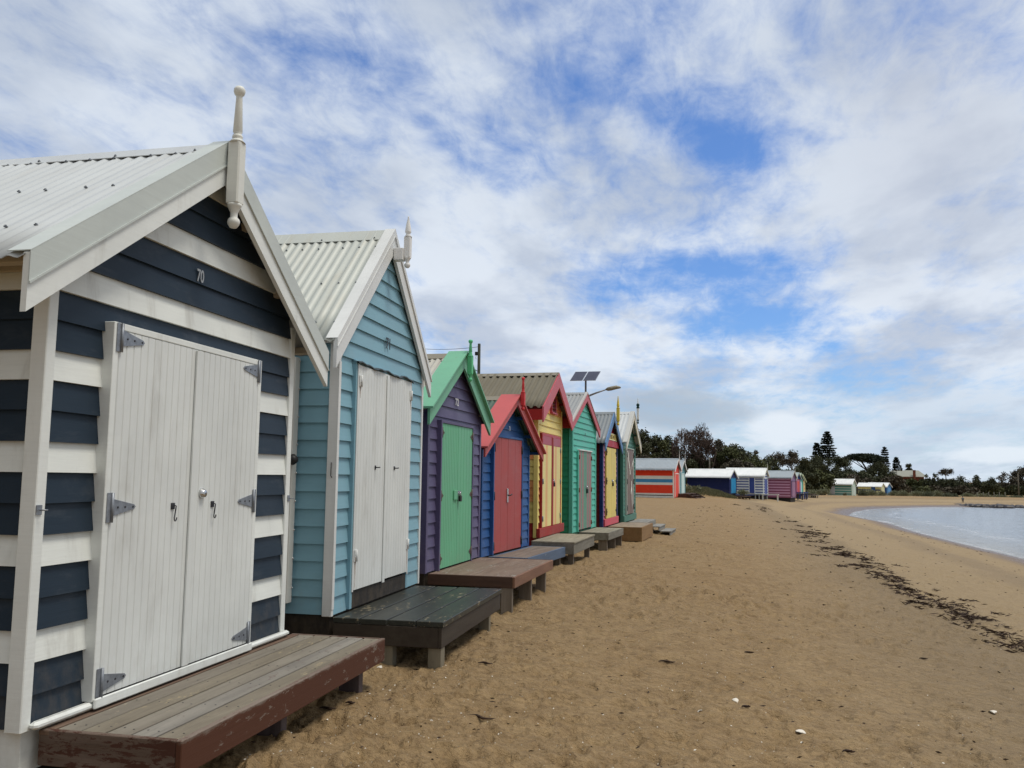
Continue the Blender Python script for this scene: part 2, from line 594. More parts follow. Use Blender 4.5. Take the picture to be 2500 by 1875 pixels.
# ------------------------------------------------------------------ beach huts
def text_mesh(s, size, m, name, parent, loc, narrow=1.0, bold=0.0):
    cu = bpy.data.curves.new(name, 'FONT')
    cu.body = s
    cu.size = size
    cu.extrude = 0.0015
    cu.offset = bold
    cu.align_x = 'CENTER'
    to = bpy.data.objects.new('tmp', cu)
    scene.collection.objects.link(to)
    bpy.context.view_layer.update()
    dg = bpy.context.evaluated_depsgraph_get()
    me = bpy.data.meshes.new_from_object(to.evaluated_get(dg))
    bpy.data.objects.remove(to)
    me.materials.clear()
    me.materials.append(m)
    # text lies in its own x-y plane: turn to hut front plane (reads along +y, up +z, facing +x)
    for v in me.vertices:
        x, y, z = v.co
        v.co = (z, x * narrow, y)
    o = bpy.data.objects.new(name, me)
    scene.collection.objects.link(o)
    o.parent = parent
    o.location = loc
    return o


def clad(mb, P, u0f, u1f, z0, z1, step, colf, vb=-0.006, vt=-0.026, jitter=0.002, seed=0, phase=0.0):
    """lapped weatherboards between two edge functions u0f(z), u1f(z)"""
    rnd = random.Random(seed)
    zs = z0 - phase
    i = 0
    while zs < z1 - 0.004:
        a, t = max(zs, z0), min(zs + step, z1)
        ua, ub, uc, ud = u0f(a), u1f(a), u0f(t), u1f(t)
        if ub - ua > 0.02 or ud - uc > 0.02:
            if ud < uc:
                uc = ud = (uc + ud) / 2
            j = rnd.uniform(-jitter, jitter)
            j2 = rnd.uniform(-jitter, jitter)
            f0, f1 = (a - zs) / step, (t - zs) / step
            va, vc = vb + (vt - vb) * f0, vb + (vt - vb) * f1
            m = colf(i, (a + t) / 2)
            p = [P(ua, -0.06, a + j), P(ub, -0.06, a + j2), P(ub, va, a + j2), P(ua, va, a + j),
                 P(uc, -0.06, t + j + 0.006), P(ud, -0.06, t + j2 + 0.006), P(ud, vc, t + j2 + 0.006), P(uc, vc, t + j + 0.006)]
            mb.hexa(p, m)
        zs += step
        i += 1


def corrugated(parent, name, mat, y_r, z_r, y_e, z_e, x0, x1, pitch, amp, dirsign, trapez=False, screws=None):
    """one roof slope from ridge (y_r,z_r) to eave (y_e,z_e), waves running across x; real sheet thickness"""
    n = max(8, int((x1 - x0) / pitch * (10 if not trapez else 12)))
    xs = np.linspace(x0, x1, n + 1)
    ph = (xs - x1) / pitch
    if trapez:
        t = np.abs(((ph % 1.0) - 0.5) * 2)
        w = np.clip((t - 0.30) / 0.30, 0, 1) * amp * 1.6
    else:
        w = amp * (0.5 + 0.5 * np.cos(2 * pi * ph))
    w = w + 0.004 * np.sin(xs * 2.3 + y_e) + np.where((np.floor((xs - x0) / 0.76) % 2) > 0, 0.003, 0.0)
    L = math.hypot(y_e - y_r, z_e - z_r)
    nrm = (-(z_e - z_r) / L * dirsign, abs(y_e - y_r) / L)      # normal in y-z, pointing up
    nrm = ((z_r - z_e) / L * (1 if y_e > y_r else -1), abs(y_e - y_r) / L)
    rows = 5
    vs, fs = [], []
    for off in (0.0, -0.004):
        for r in range(rows):
            t = r / (rows - 1)
            y = y_r + (y_e - y_r) * t
            z = z_r + (z_e - z_r) * t
            for i, x in enumerate(xs):
                h = w[i] + off
                vs.append((x, y + nrm[0] * h, z + nrm[1] * h))
    N = len(xs)
    for s in (0, rows * N):
        for r in range(rows - 1):
            for i in range(N - 1):
                a = s + r * N + i
                fs.append((a, a + 1, a + N + 1, a + N))
    for i in range(N - 1):
        a, b2 = (rows - 1) * N + i, rows * N + (rows - 1) * N + i
        fs.append((a, a + 1, b2 + 1, b2))
    o = np_mesh(name, vs, fs, [mat], parent, smooth=True)
    if screws:
        m = MB()
        for t in screws:
            k = 0
            x = x1 - pitch * 1.0
            while x > x0 + 0.05:
                y = y_r + (y_e - y_r) * t
                z = z_r + (z_e - z_r) * t
                h = amp + 0.0005
                cx, cy, cz = x, y + nrm[0] * h, z + nrm[1] * h
                m.lathe([(0.011, -0.001), (0.011, 0.003), (0.006, 0.004), (0.006, 0.009)], (cx, cy, cz), GALV, 6, False)
                k += 1
                x -= pitch * (2 if k % 3 else 3)
        me2 = bpy.data.meshes.new('tmp')
        me2.from_pydata(m.v, [], m.f)
        import bmesh
        bm = bmesh.new()
        bm.from_mesh(o.data)
        n0 = len(bm.faces)
        bm.from_mesh(me2)
        o.data.materials.append(GALV)
        bm.faces.ensure_lookup_table()
        for f in bm.faces[n0:]:
            f.material_index = 1
            f.smooth = False
        bm.to_mesh(o.data)
        bm.free()
    return o


def finial(parent, name, c, H, mats, style, body=0.08, z_body=(0.0, 0.4)):
    """turned timber finial; c = (x, y, z of lower ball centre), H = total height"""
    mb = MB()
    x, y, z = c
    m1 = mats[0]
    z0, z1 = z_body
    bb = body
    r = bb * 0.86
    bb = bb * 0.56
    mb.bbox(x - bb, x + bb, y - bb, y + bb, z + z0, z + z1, mats[1] if len(mats) > 1 else m1, bb * 0.22)
    # lower pendant
    ml = mats[2] if len(mats) > 2 else m1
    mb.lathe([(0.02 * 1, -z0 * 0.5), (r * 0.28, -z0 * 0.35)] if False else [(r * 0.01, -r * 0.62), (r * 0.34, -r * 0.52), (r * 0.55, -r * 0.2), (r * 0.60, 0.0), (r * 0.55, r * 0.25), (r * 0.34, r * 0.5), (r * 0.36, z0 * 0.55), (r * 0.62, z0 * 0.86), (r * 0.70, z0 * 0.93), (r * 0.70, z0 + 0.004)], (x, y, z), ml, 16)
    # upper collar and spire
    T = H - r * 0.6
    if style == 'ball':
        prof = [(r * 0.80, z1 - 0.004), (r * 0.55, z1 + r * 0.25), (r * 0.42, z1 + r * 0.35), (r * 0.52, z1 + r * 0.5), (r * 0.45, z1 + r * 0.75),
                (r * 0.34, z1 + r * 0.85), (r * 0.46, z1 + r * 1.05), (r * 0.30, T - r * 1.05), (r * 0.30, T - r * 1.0), (r * 0.46, T - r * 0.85), (r * 0.56, T - r * 0.55),
                (r * 0.55, T - r * 0.3), (r * 0.38, T - r * 0.06), (r * 0.05, T)]
    else:
        prof = [(r * 0.80, z1 - 0.004), (r * 0.52, z1 + r * 0.3), (r * 0.40, z1 + r * 0.6), (r * 0.62, z1 + r * 0.9), (r * 0.62, z1 + r * 1.05), (r * 0.44, z1 + r * 2.4), (r * 0.14, T - r * 0.35), (r * 0.16, T - r * 0.1), (r * 0.02, T)]
    mb.lathe(prof, (x, y, z), m1, 16)
    return mb.build(name, parent)


def t_hinge(parent, y, z, side, m, ln=0.19, h=0.15, x=0.0):
    """side +1: strap points to +y (left leaf), -1: to -y"""
    mb = MB()
    mb.bbox(x + 0.001, x + 0.005, y - side * 0.036 if side > 0 else y, y if side > 0 else y + 0.036, z - h / 2, z + h / 2, m, 0.001)
    mb.tube([(x + 0.008, y, z - h / 2), (x + 0.008, y, z + h / 2)], 0.008, m, 8)
    a = 0.045
    pts = [(y, z - a), (y + side * ln * 0.93, z - 0.012), (y + side * ln, z), (y + side * ln * 0.93, z + 0.012), (y, z + a)]
    mb.poly_x(pts, x + 0.001, x + 0.005, m)
    for q in (0.25, 0.55, 0.88):
        mb.lathe([(0.007, 0), (0.005, 0.004)], (0, 0, 0), DARKMETAL, 6, False)
        n = len(mb.v)
        for i in range(n - 12, n):
            vx, vy, vz = mb.v[i]
            mb.v[i] = (x + 0.004 + vz, y + side * ln * q + vx, z + vy)
    return mb.build('hinge', parent)


def butt_hinge(parent, y, z, m, x=0.0, h=0.10, rusty=True):
    mb = MB()
    mb.bbox(x + 0.001, x + 0.006, y - 0.03, y + 0.03, z - h / 2, z + h / 2, m, 0.001)
    mb.tube([(x + 0.012, y, z - h / 2), (x + 0.012, y, z + h / 2)], 0.010, m, 8)
    if rusty:
        mb.bbox(x + 0.006, x + 0.010, y - 0.012, y + 0.026, z - h * 0.5, z - h * 0.1, RUST, 0.001)
    return mb.build('hinge', parent)


def hook(parent, y, z, x=0.0, s=1.0):
    mb = MB()
    mb.bbox(x, x + 0.006, y - 0.017 * s, y + 0.017 * s, z - 0.018 * s, z + 0.018 * s, DARKMETAL, 0.001)
    pts = [(x + 0.01, y + 0.006, z + 0.004)]
    for i in range(5):
        pts.append((x + 0.018, y + 0.010 * s - i * 0.003 * s, z - 0.016 * s * i))
    for i in range(6):
        an = pi * i / 5
        pts.append((x + 0.018, y + 0.0 * s + 0.012 * s * (1 - cos(an)) - 0.004 * s, z - 0.064 * s - 0.02 * s * sin(an)))
    mb.tube(pts, 0.0036 * s, DARKMETAL, 6)
    return mb.build('hook', parent)


def padlock(parent, y, z, x, s=1.0, body=None):
    mb = MB()
    body = body or DARKMETAL
    mb.bbox(x, x + 0.02 * s, y - 0.022 * s, y + 0.022 * s, z - 0.05 * s, z, body, 0.004 * s)
    pts = [(x + 0.01 * s, y + 0.015 * s * cos(a), z - 0.002 + 0.03 * s * sin(a)) for a in [pi * i / 8 for i in range(9)]]
    mb.tube(pts, 0.0045 * s, CHROME, 6)
    mb.bbox(x - 0.004, x + 0.004, y - 0.05 * s, y + 0.05 * s, z + 0.01 * s, z + 0.04 * s, GALV, 0.001)
    return mb.build('padlock', parent)


def door_leaf(parent, y0, y1, z0, z1, x, m, groove=0.062, ribs=None, name='door'):
    """vertical boarded leaf; ribs = list of (fraction0, fraction1, material) painted vertical bands"""
    mb = MB()
    n = max(2, int(round((y1 - y0) / groove)))
    w = (y1 - y0) / n
    g = 0.0055
    for i in range(n):
        a, c = y0 + i * w, y0 + (i + 1) * w
        mm = m
        if ribs:
            fr = ((a + c) / 2 - y0) / (y1 - y0)
            for (r0, r1, rm) in ribs:
                if r0 <= fr < r1:
                    mm = rm
        # board face with chamfered long edges so a V groove shows between boards
        pts = [(a, x), (a, x + 0.0285), (a + g, x + 0.034), (c - g, x + 0.034), (c, x + 0.0285), (c, x)]
        vs = [(p[1], p[0], z0) for p in pts] + [(p[1], p[0], z1) for p in pts]
        k = len(pts)
        fs = [(i2, (i2 + 1) % k, (i2 + 1) % k + k, i2 + k) for i2 in range(k)] + [tuple(range(k)), tuple(reversed(range(k, 2 * k)))]
        mb.add(vs, fs, mm)
    return mb.build(name, parent)


HUTS = {
    70: dict(y=3.375, x=-3.114, yaw=2.534, w=2.530, zb=0.343, ze=2.182, zr=3.544, e=0.309, ov=0.136, d0=0.443, d1=1.915, dz0=0.396, dz1=2.228),
    71: dict(y=6.712, x=-3.240, yaw=2.964, w=2.343, zb=0.355, ze=2.371, zr=3.912, e=0.168, ov=0.038, d0=0.374, d1=1.820, dz0=0.515, dz1=2.463),
    72: dict(y=9.777, x=-3.550, yaw=0.675, w=2.263, zb=0.375, ze=2.090, zr=3.112, e=0.208, ov=0.084, d0=0.384, d1=1.712, dz0=0.385, dz1=2.144),
    73: dict(y=12.728, x=-3.750, yaw=-2.818, w=2.537, zb=0.299, ze=1.782, zr=2.830, e=0.350, ov=0.163, d0=0.443, d1=1.936, dz0=0.320, dz1=2.117),
    74: dict(y=15.993, x=-3.637, yaw=0.082, w=2.289, zb=0.389, ze=2.506, zr=3.573, e=0.311, ov=0.170, d0=0.221, d1=1.974, dz0=0.556, dz1=2.337),
    75: dict(y=18.999, x=-3.543, yaw=-1.760, w=2.729, zb=0.302, ze=2.506, zr=3.503, e=0.290, ov=0.054, d0=0.518, d1=1.972, dz0=0.339, dz1=2.100),
    76: dict(y=22.469, x=-3.403, yaw=-1.044, w=2.472, zb=0.264, ze=2.180, zr=3.286, e=0.249, ov=0.118, d0=0.394, d1=2.009, dz0=0.452, dz1=2.316),
    77: dict(y=25.681, x=-3.294, yaw=-1.290, w=2.631, zb=0.224, ze=2.307, zr=3.541, e=0.301, ov=0.155, d0=0.542, d1=1.978, dz0=0.414, dz1=2.384),
}
BARGE = {70: 0.262, 71: 0.242, 72: 0.20, 73: 0.145, 74: 0.285, 75: 0.205, 76: 0.22, 77: 0.23}      # height of the barge board end
GROUP_ROW = 'painted bathing huts in the near row along the beach'


def hut(k, L, front, side, post, barge, roof, step, label, plinth_m, roofkw, frame_m, flash=None, cap=None, side_phase=0.0, ridge_m=None, postw=0.055, rafters=None, phase=0.0):
    h = HUTS[k]
    zb = h['zb']
    root = empty('bathing_hut', (h['x'], h['y'], zb - 0.25), radians(h['yaw']), label, 'beach hut', GROUP_ROW)
    Z = lambda z: z - zb + 0.25           # world height to local height
    w, ov, e = h['w'], h['ov'], h['e']
    zr, bd = Z(h['zr']), BARGE[k]
    zt = Z(h['ze']) + bd                  # top of the barge end
    half = w / 2 + e
    sl = (zr - zt) / half
    B = Z(zb)
    wt = 0.022                            # roof sheet lies this far under the barge top
    rz = lambda u: zr - wt - 0.03 - sl * abs(u - w / 2)      # underside line that walls reach
    # core of the walls
    mb = MB()
    c = 0.03
    pts = [(c, B), (w - c, B), (w - c, rz(w - c) - 0.03), (w / 2, rz(w / 2) - 0.03), (c, rz(c) - 0.03)]
    mb.poly_x(pts, -L + 0.01, -0.036, DARKGAP)
    # front cladding
    P = lambda u, v, z: (v, u, z)
    dz0, dz1, d0, d1 = Z(h['dz0']), Z(h['dz1']), h['d0'], h['d1']
    fr = 0.042
    lo, hi = postw, w - postw
    u0 = lambda z: max(lo, w / 2 - (zr - wt - 0.03 - z) / sl)
    u1 = lambda z: min(hi, w / 2 + (zr - wt - 0.03 - z) / sl)
    ftop = dz1 + (0.04 if frame_m else 0.0)
    clad(mb, P, u0, lambda z: min(d0 - fr + 0.004, u1(z)), B, ftop, step, front, seed=k, phase=phase)
    clad(mb, P, lambda z: max(d1 + fr - 0.004, u0(z)), u1, B, ftop, step, front, seed=k + 1, phase=phase)
    # above the door: continue the same courses
    nb = int((ftop - B + phase) / step)
    zz = B - phase + nb * step
    clad(mb, P, u0, u1, ftop, zr - wt - 0.04, step, lambda i, z: front(i + nb, z), seed=k + 2, phase=ftop - zz)
    # side cladding
    zside = rz(0.0)
    Pl = lambda u, v, z: (u, -v, z)
    Pr = lambda u, v, z: (u, w + v, z)
    for PP, s in ((Pl, 5), (Pr, 6)):
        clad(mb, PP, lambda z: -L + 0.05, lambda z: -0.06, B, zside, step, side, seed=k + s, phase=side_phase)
    mb.build('wall', root)
    # posts
    for s in (0, 1):
        mb = MB()
        pm = post
        if s == 0:
            mb.bbox(-0.085, 0.0, -0.012, postw, B - 0.01, rz(0) - 0.02, pm, 0.004)
        else:
            mb.bbox(-0.085, 0.0, w - postw, w + 0.012, B - 0.01, rz(w) - 0.02, pm, 0.004)
        mb.build('corner_post', root)
    for s in (0, 1):
        mb = MB()
        ya = -0.012 if s == 0 else w - 0.05
        mb.bbox(-L, -L + 0.07, ya, ya + 0.062, B, rz(0) - 0.02, post, 0.004)
        mb.build('corner_post', root)
    # plinth and stumps
    mb = MB()
    mb.box(-L + 0.02, -0.03, 0.03, w - 0.03, B - 0.20, B - 0.002, plinth_m)
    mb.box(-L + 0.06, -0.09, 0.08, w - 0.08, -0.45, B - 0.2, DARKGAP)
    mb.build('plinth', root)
    # door frame
    if frame_m:
        mb = MB()
        X1 = 0.046
        mb.bbox(-0.03, X1, d0 - fr, d0, dz0 - 0.02, dz1 + 0.04, frame_m, 0.003)
        mb.bbox(-0.03, X1, d1, d1 + fr, dz0 - 0.02, dz1 + 0.04, frame_m, 0.003)
        mb.bbox(-0.03, X1, d0, d1, dz1 + 0.004, dz1 + 0.04, frame_m, 0.003)
        mb.build('door_frame', root)
    # roof
    rt = lambda y: zr - wt - sl * abs(y - w / 2)
    xf, xb = ov - 0.02, -L - 0.10
    rk = dict(pitch=0.078, amp=0.016, trapez=False)
    rk.update(roofkw)
    scr = rk.pop('screws', None)
    rf = MB()
    for s in (-1, 1):
        ye = w / 2 + s * (half - 0.0)
        corrugated(root, 'roof', roof, w / 2, rt(w / 2), ye, rt(ye), xb, xf, rk['pitch'], rk['amp'], s, rk['trapez'], scr)
    # underside boarding / purlins
    for s in (-1, 1):
        for t in (0.30, 0.62, 0.93):
            mb = MB()
            yc = w / 2 + s * half * t
            zc = rt(yc) - 0.005
            mb.bbox(-L, ov - 0.03, yc - 0.03, yc + 0.03, zc - 0.05 - 0.03 * sl, zc - 0.03 * sl, post if not rafters else rafters, 0.003)
            mb.build('purlin', root)
    # ridge cap
    mb = MB()
    rw = 0.13
    am = rk['amp'] * (1.6 if rk['trapez'] else 1)
    for s in (-1, 1):
        y1 = w / 2 + s * rw
        p = []
        for x in (xb - 0.01, xf + 0.012):
            p.append([(x, w / 2, zr - wt + am + 0.006), (x, y1, rt(y1) + am + 0.004), (x, y1, rt(y1) + am - 0.001), (x, w / 2, zr - wt + am + 0.001)])
        mb.hexa(p[0] + p[1], ridge_m or roof)
    x = xf - 0.15
    while x > xb:
        for s in (-1, 1):
            mb.lathe([(0.010, 0), (0.010, 0.004), (0.006, 0.005), (0.006, 0.011)], (x, w / 2 + s * rw * 0.85, rt(w / 2 + rw * 0.85) + am + 0.004), GALV, 6, False)
        x -= 0.55
    mb.build('ridge_cap', root)
    # barge boards
    for s in (-1, 1):
        yE = w / 2 + s * half
        mb = MB()
        q = [(w / 2, zr), (yE, zt), (yE, zt - bd), (w / 2, zr - bd)]
        mb.poly_x(q, ov - 0.03, ov, barge)
        mb.build('barge_board', root)
        if flash:
            mb = MB()
            fh = flash[1]
            fm = flash[0]
            q = [(w / 2, zr + 0.006), (yE, zt + 0.006), (yE, zt - fh), (w / 2, zr - fh)]
            mb.poly_x(q, ov + 0.001, ov + 0.006, fm)
            lip = 0.012
            q = [(w / 2, zr - fh + lip), (yE, zt - fh + lip), (yE, zt - fh), (w / 2, zr - fh)]
            mb.poly_x(q, ov + 0.0065, ov + 0.012, fm)
            # turned over on to the roof
            iw = flash[2]
            p = []
            for x in (ov - iw, ov + 0.006):
                p.append([(x, w / 2, zr + 0.012), (x, yE, zt + 0.012), (x, yE, zt + 0.007), (x, w / 2, zr + 0.007)])
            mb.hexa(p[0] + p[1], fm)
            mb.build('barge_flashing', root)
        if cap:
            mb = MB()
            cm, cw, ct, ext = cap
            yX = w / 2 + s * (half + ext)
            zX = zr - sl * (half + ext)
            p = []
            for x in (ov + 0.045 - cw, ov + 0.045):
                p.append([(x, w / 2, zr + ct), (x, yX, zX + ct), (x, yX, zX + 0.004), (x, w / 2, zr + 0.004)])
            mb.hexa(p[0] + p[1], cm)
            mb.build('barge_cap', root)
    return root, Z, rt, sl, zr


def stripes70(i, z):
    return CREAMW if i % 3 == 2 else NAVY


# ---- hut 70: navy and white
H70, Z, rt, sl, zr = hut(70, 4.0, stripes70, stripes70, WHITE, WHITE, ROOFW, 0.1440,
                         'navy and white striped bathing hut numbered 70 with white double doors', WHITE, dict(pitch=0.085, amp=0.012, screws=(0.09, 0.44, 0.78)), WHITE,
                         flash=(paint(alb(160, 163, 156), 0.4, 0.05), 0.140, 0.115), postw=0.052, rafters=EAVEW)
h = HUTS[70]
mid = 1.175
X = 0.012
for a, c, sd in ((h['d0'], mid, 1), (mid + 0.004, h['d1'], -1)):
    dl = door_leaf(H70, a + 0.004, c - 0.002, Z(h['dz0']), Z(h['dz1']), X, DOORW)
    yy = h['d0'] + 0.012 if sd > 0 else h['d1'] - 0.012
    for zz in (2.190, 1.320, 0.455):
        t_hinge(dl, yy, Z(zz), sd, GALV, 0.195, 0.15, X + 0.034)
    hook(dl, 0.99 if sd > 0 else 1.405, Z(1.312), X + 0.034)
    if sd > 0:
        mb = MB()
        mb.bbox(X + 0.036, X + 0.048, mid - 0.028, mid + 0.03, Z(h['dz0']) + 0.0, Z(h['dz1']) - 0.004, DOORW, 0.002)
        mb.build('cover_strip', dl)
    else:
        mb = MB()
        mb.lathe([(0.031, 0), (0.031, 0.008), (0.022, 0.022), (0.020, 0.026), (0.004, 0.026)], (0, 0, 0), CHROME, 18)
        mb.v = [(X + 0.034 + p[2], 1.282 + p[0], Z(1.378) + p[1]) for p in mb.v]
        mb.box(X + 0.060, X + 0.0612, 1.2795, 1.2845, Z(1.372), Z(1.384), BLACK)
        mb.build('deadlock', dl)
mb = MB()
mb.bbox(0.001, 0.045, 0.03, h['w'] + 0.008, Z(0.343) - 0.003, Z(0.343) + 0.032, WHITE, 0.012)
mb.bbox(0.045, 0.062, h['d0'] - 0.04, h['d1'] + 0.04, Z(0.343) - 0.002, Z(0.343) + 0.05, WHITE, 0.006)
mb.build('door_sill', H70)
for yy in (-0.004, h['w'] - 0.02):
    mb = MB()
    mb.bbox(0.001, 0.006, yy - 0.006, yy + 0.030, Z(1.30), Z(1.345), GALV, 0.001)
    mb.tube([(0.01, yy + 0.01, Z(1.322)), (0.03, yy + 0.016, Z(1.322)), (0.035, yy + 0.03, Z(1.322))], 0.004, GALV, 6)
    mb.build('latch', H70)
text_mesh('70', 0.108, plain('stencil_grey', (0.42, 0.45, 0.48), 0.6), 'house_number', H70, (-0.004, 1.236, Z(2.660)), 0.72, 0.0015)
# eave fascia under the sheet on the near side
for s, ya in ((0, -0.022), (1, h['w'] + 0.004)):
    mb = MB()
    mb.bbox(-4.0, -0.06, ya, ya + 0.018, rt(0) - 0.20, rt(0) - 0.045, EAVEW, 0.003)
    mb.build('eave_board', H70)
finial(H70, 'finial', (h['ov'] + 0.055, h['w'] / 2 - 0.012, Z(3.028)), 0.905, [paint(alb(186, 184, 174), 0.45, 0.15)], 'ball', 0.074, (0.110, 0.505))

# ---- hut 71: pale teal
H71, Z, rt, sl, zr = hut(71, 4.0, lambda i, z: TEAL, lambda i, z: TEAL, WHITE71, WHITE71, ROOFW71, 0.1435,
                         'pale teal bathing hut numbered 71 with white doors and a cream iron roof', BLACKP, dict(pitch=0.084, amp=0.018, screws=(0.17, 0.52, 0.86)), None,
                         flash=(WHITE71, 0.07, 0.10), postw=0.03)
h = HUTS[71]
X = 0.0
mid = 1.092
for a, c, sd in ((h['d0'], mid, 1), (mid + 0.003, h['d1'], -1)):
    dl = door_leaf(H71, a, c - 0.002, Z(h['dz0']) - (0.0 if sd > 0 else -0.012), Z(h['dz1']), X, DOORW, 0.075)
    yy = h['d0'] + 0.005 if sd > 0 else h['d1'] - 0.005
    for zz in (2.325, 0.806):
        butt_hinge(dl, yy + 0.012 * sd, Z(zz), WHITE71, X + 0.034, 0.10)
    for zz, ln in ((2.275, 0.10), (0.756, 0.22)):
        yr = yy + 0.012 * sd
        mb = MB()
        mb.add([(X + 0.0352, yr - 0.012, Z(zz)), (X + 0.0352, yr + 0.012, Z(zz)), (X + 0.0352, yr + 0.004, Z(zz - ln)), (X + 0.0352, yr - 0.003, Z(zz - ln))], [(0, 1, 2, 3)], RUSTRUN)
        mb.build('rust_stain', dl)
    mb = MB()
    y0 = 0.815 if sd > 0 else 1.341
    mb.bbox(X + 0.034, X + 0.040, y0 - 0.014, y0 + 0.014, Z(1.55), Z(1.588), DARKMETAL, 0.001)
    mb.tube([(X + 0.036, y0, Z(1.57)), (X + 0.07, y0, Z(1.57)), (X + 0.07, y0 + 0.03, Z(1.572))], 0.006, DARKMETAL, 6)
    mb.build('latch', dl)
    if sd > 0:
        mb = MB()
        mb.bbox(X + 0.036, X + 0.046, mid - 0.03, mid + 0.026, Z(0.50), Z(h['dz1']) - 0.01, DOORW, 0.002)
        mb.build('cover_strip', dl)
mb = MB()
mb.bbox(-0.03, 0.022, h['d0'] - 0.055, h['d0'] - 0.003, Z(0.36), Z(2.475), TEAL, 0.003)
mb.bbox(0.0225, 0.032, h['d0'] - 0.03, h['d0'] - 0.003, Z(0.50), Z(2.475), WHITE71, 0.002)
mb.bbox(-0.03, 0.022, h['d1'] + 0.003, h['d1'] + 0.055, Z(0.36), Z(2.475), TEAL, 0.003)
mb.bbox(0.0225, 0.032, h['d1'] + 0.003, h['d1'] + 0.026, Z(0.50), Z(2.475), WHITE71, 0.002)
mb.bbox(-0.03, 0.021, h['d0'] - 0.055, h['d1'] + 0.055, Z(2.466), Z(2.50), TEAL, 0.003)
mb.build('door_frame', H71)
mb = MB()          # buckled lead strip over the doors
n = 24
vs, fs = [], []
for i in range(n + 1):
    t = i / n
    y = h['d0'] - 0.06 + t * (h['d1'] - h['d0'] + 0.12)
    dz = 0.012 * sin(t * 17) * (0.3 + t) + 0.008 * sin(t * 41)
    vs += [(-0.02, y, Z(2.50)), (0.045 + 0.008 * sin(t * 23), y, Z(2.488) + dz), (0.050 + 0.008 * sin(t * 23), y, Z(2.470) + dz), (-0.02, y, Z(2.492))]
for i in range(n):
    for q in range(4):
        fs.append((i * 4 + q, i * 4 + (q + 1) % 4, i * 4 + 4 + (q + 1) % 4, i * 4 + 4 + q))
mb.add(vs, fs, plain('weathered_lead', (0.05, 0.07, 0.08), 0.6), True)
mb.build('drip_flashing', H71)
mb = MB()
mb.bbox(0.001, 0.018, h['d0'] - 0.003, h['d1'] + 0.003, Z(0.36), Z(0.505), BLACKP, 0.003)
mb.build('kick_board', H71)
mb = MB()
mb.bbox(-0.006, 0.004, -0.014, 0.031, Z(0.40), Z(2.45), WHITE71, 0.002)
mb.tube([(-0.04, -0.018, Z(1.60)), (-0.04, -0.022, Z(1.55)), (-0.04, -0.022, Z(1.49)), (-0.03, -0.022, Z(1.475))], 0.004, DARKMETAL, 6)
mb.build('corner_trim', H71)
text_mesh('71', 0.145, plain('number_black', (0.02, 0.025, 0.03), 0.5), 'house_number', H71, (0.006, 1.165, Z(2.725)), 0.98, 0.004)
fm = paint(alb(196, 190, 184), 0.45, 0.15)
finial(H71, 'finial', (h['ov'] + 0.13, h['w'] / 2 + 0.022, Z(3.555)), 0.525, [fm], 'spike', 0.058, (0.075, 0.285))
mb = MB()
mb.bbox(h['ov'] + 0.004, h['ov'] + 0.100, h['w'] / 2 - 0.035, h['w'] / 2 + 0.060, Z(3.60), Z(3.72), fm, 0.004)
mb.build('finial_block', H71)

# ---- hut 72: purple with green
H72, Z, rt, sl, zr = hut(72, 4.0, lambda i, z: PURPLE, lambda i, z: PURPLE, PURPLE, GREENCAP, ROOF72, 0.1425,
                         'purple bathing hut numbered 72 with green doors and green gable boards', BLACKP, dict(screws=(0.15, 0.5)), PURPLE,
                         cap=(GREENCAP, 0.27, 0.03, 0.03), postw=0.05, ridge_m=CAPTAN)
h = HUTS[72]
mid = 1.063
for a, c, sd in ((h['d0'], mid, 1), (mid + 0.004, h['d1'], -1)):
    dl = door_leaf(H72, a + 0.003, c - 0.002, Z(h['dz0']), Z(h['dz1']), 0.0, GREEN72, 0.068 if sd > 0 else 0.14)
    yy = h['d0'] + 0.006 if sd > 0 else h['d1'] - 0.006
    for zz in (2.03, 1.26, 0.50):
        t_hinge(dl, yy, Z(zz), sd, plain('bronze_hinge', (0.13, 0.10, 0.08), 0.6, 0.3), 0.09, 0.13, 0.034)
    if sd > 0:
        mb = MB()
        mb.bbox(0.034, 0.052, 0.885, 1.03, Z(1.20), Z(1.32), GREEN72, 0.003)
        mb.build('lock_block', dl)
    else:
        padlock(dl, 1.10, Z(1.25), 0.05, 1.5, BLACK)
text_mesh('72', 0.130, plain('number_white', (0.75, 0.75, 0.75), 0.5), 'house_number', H72, (0.004, 1.08, Z(2.415)), 1.15, 0.002)
finial(H72, 'finial', (h['ov'] + 0.085, h['w'] / 2 - 0.035, Z(2.755)), 0.560, [paint(alb(84, 158, 112), 0.45, 0.05)], 'ball', 0.060, (0.075, 0.31))

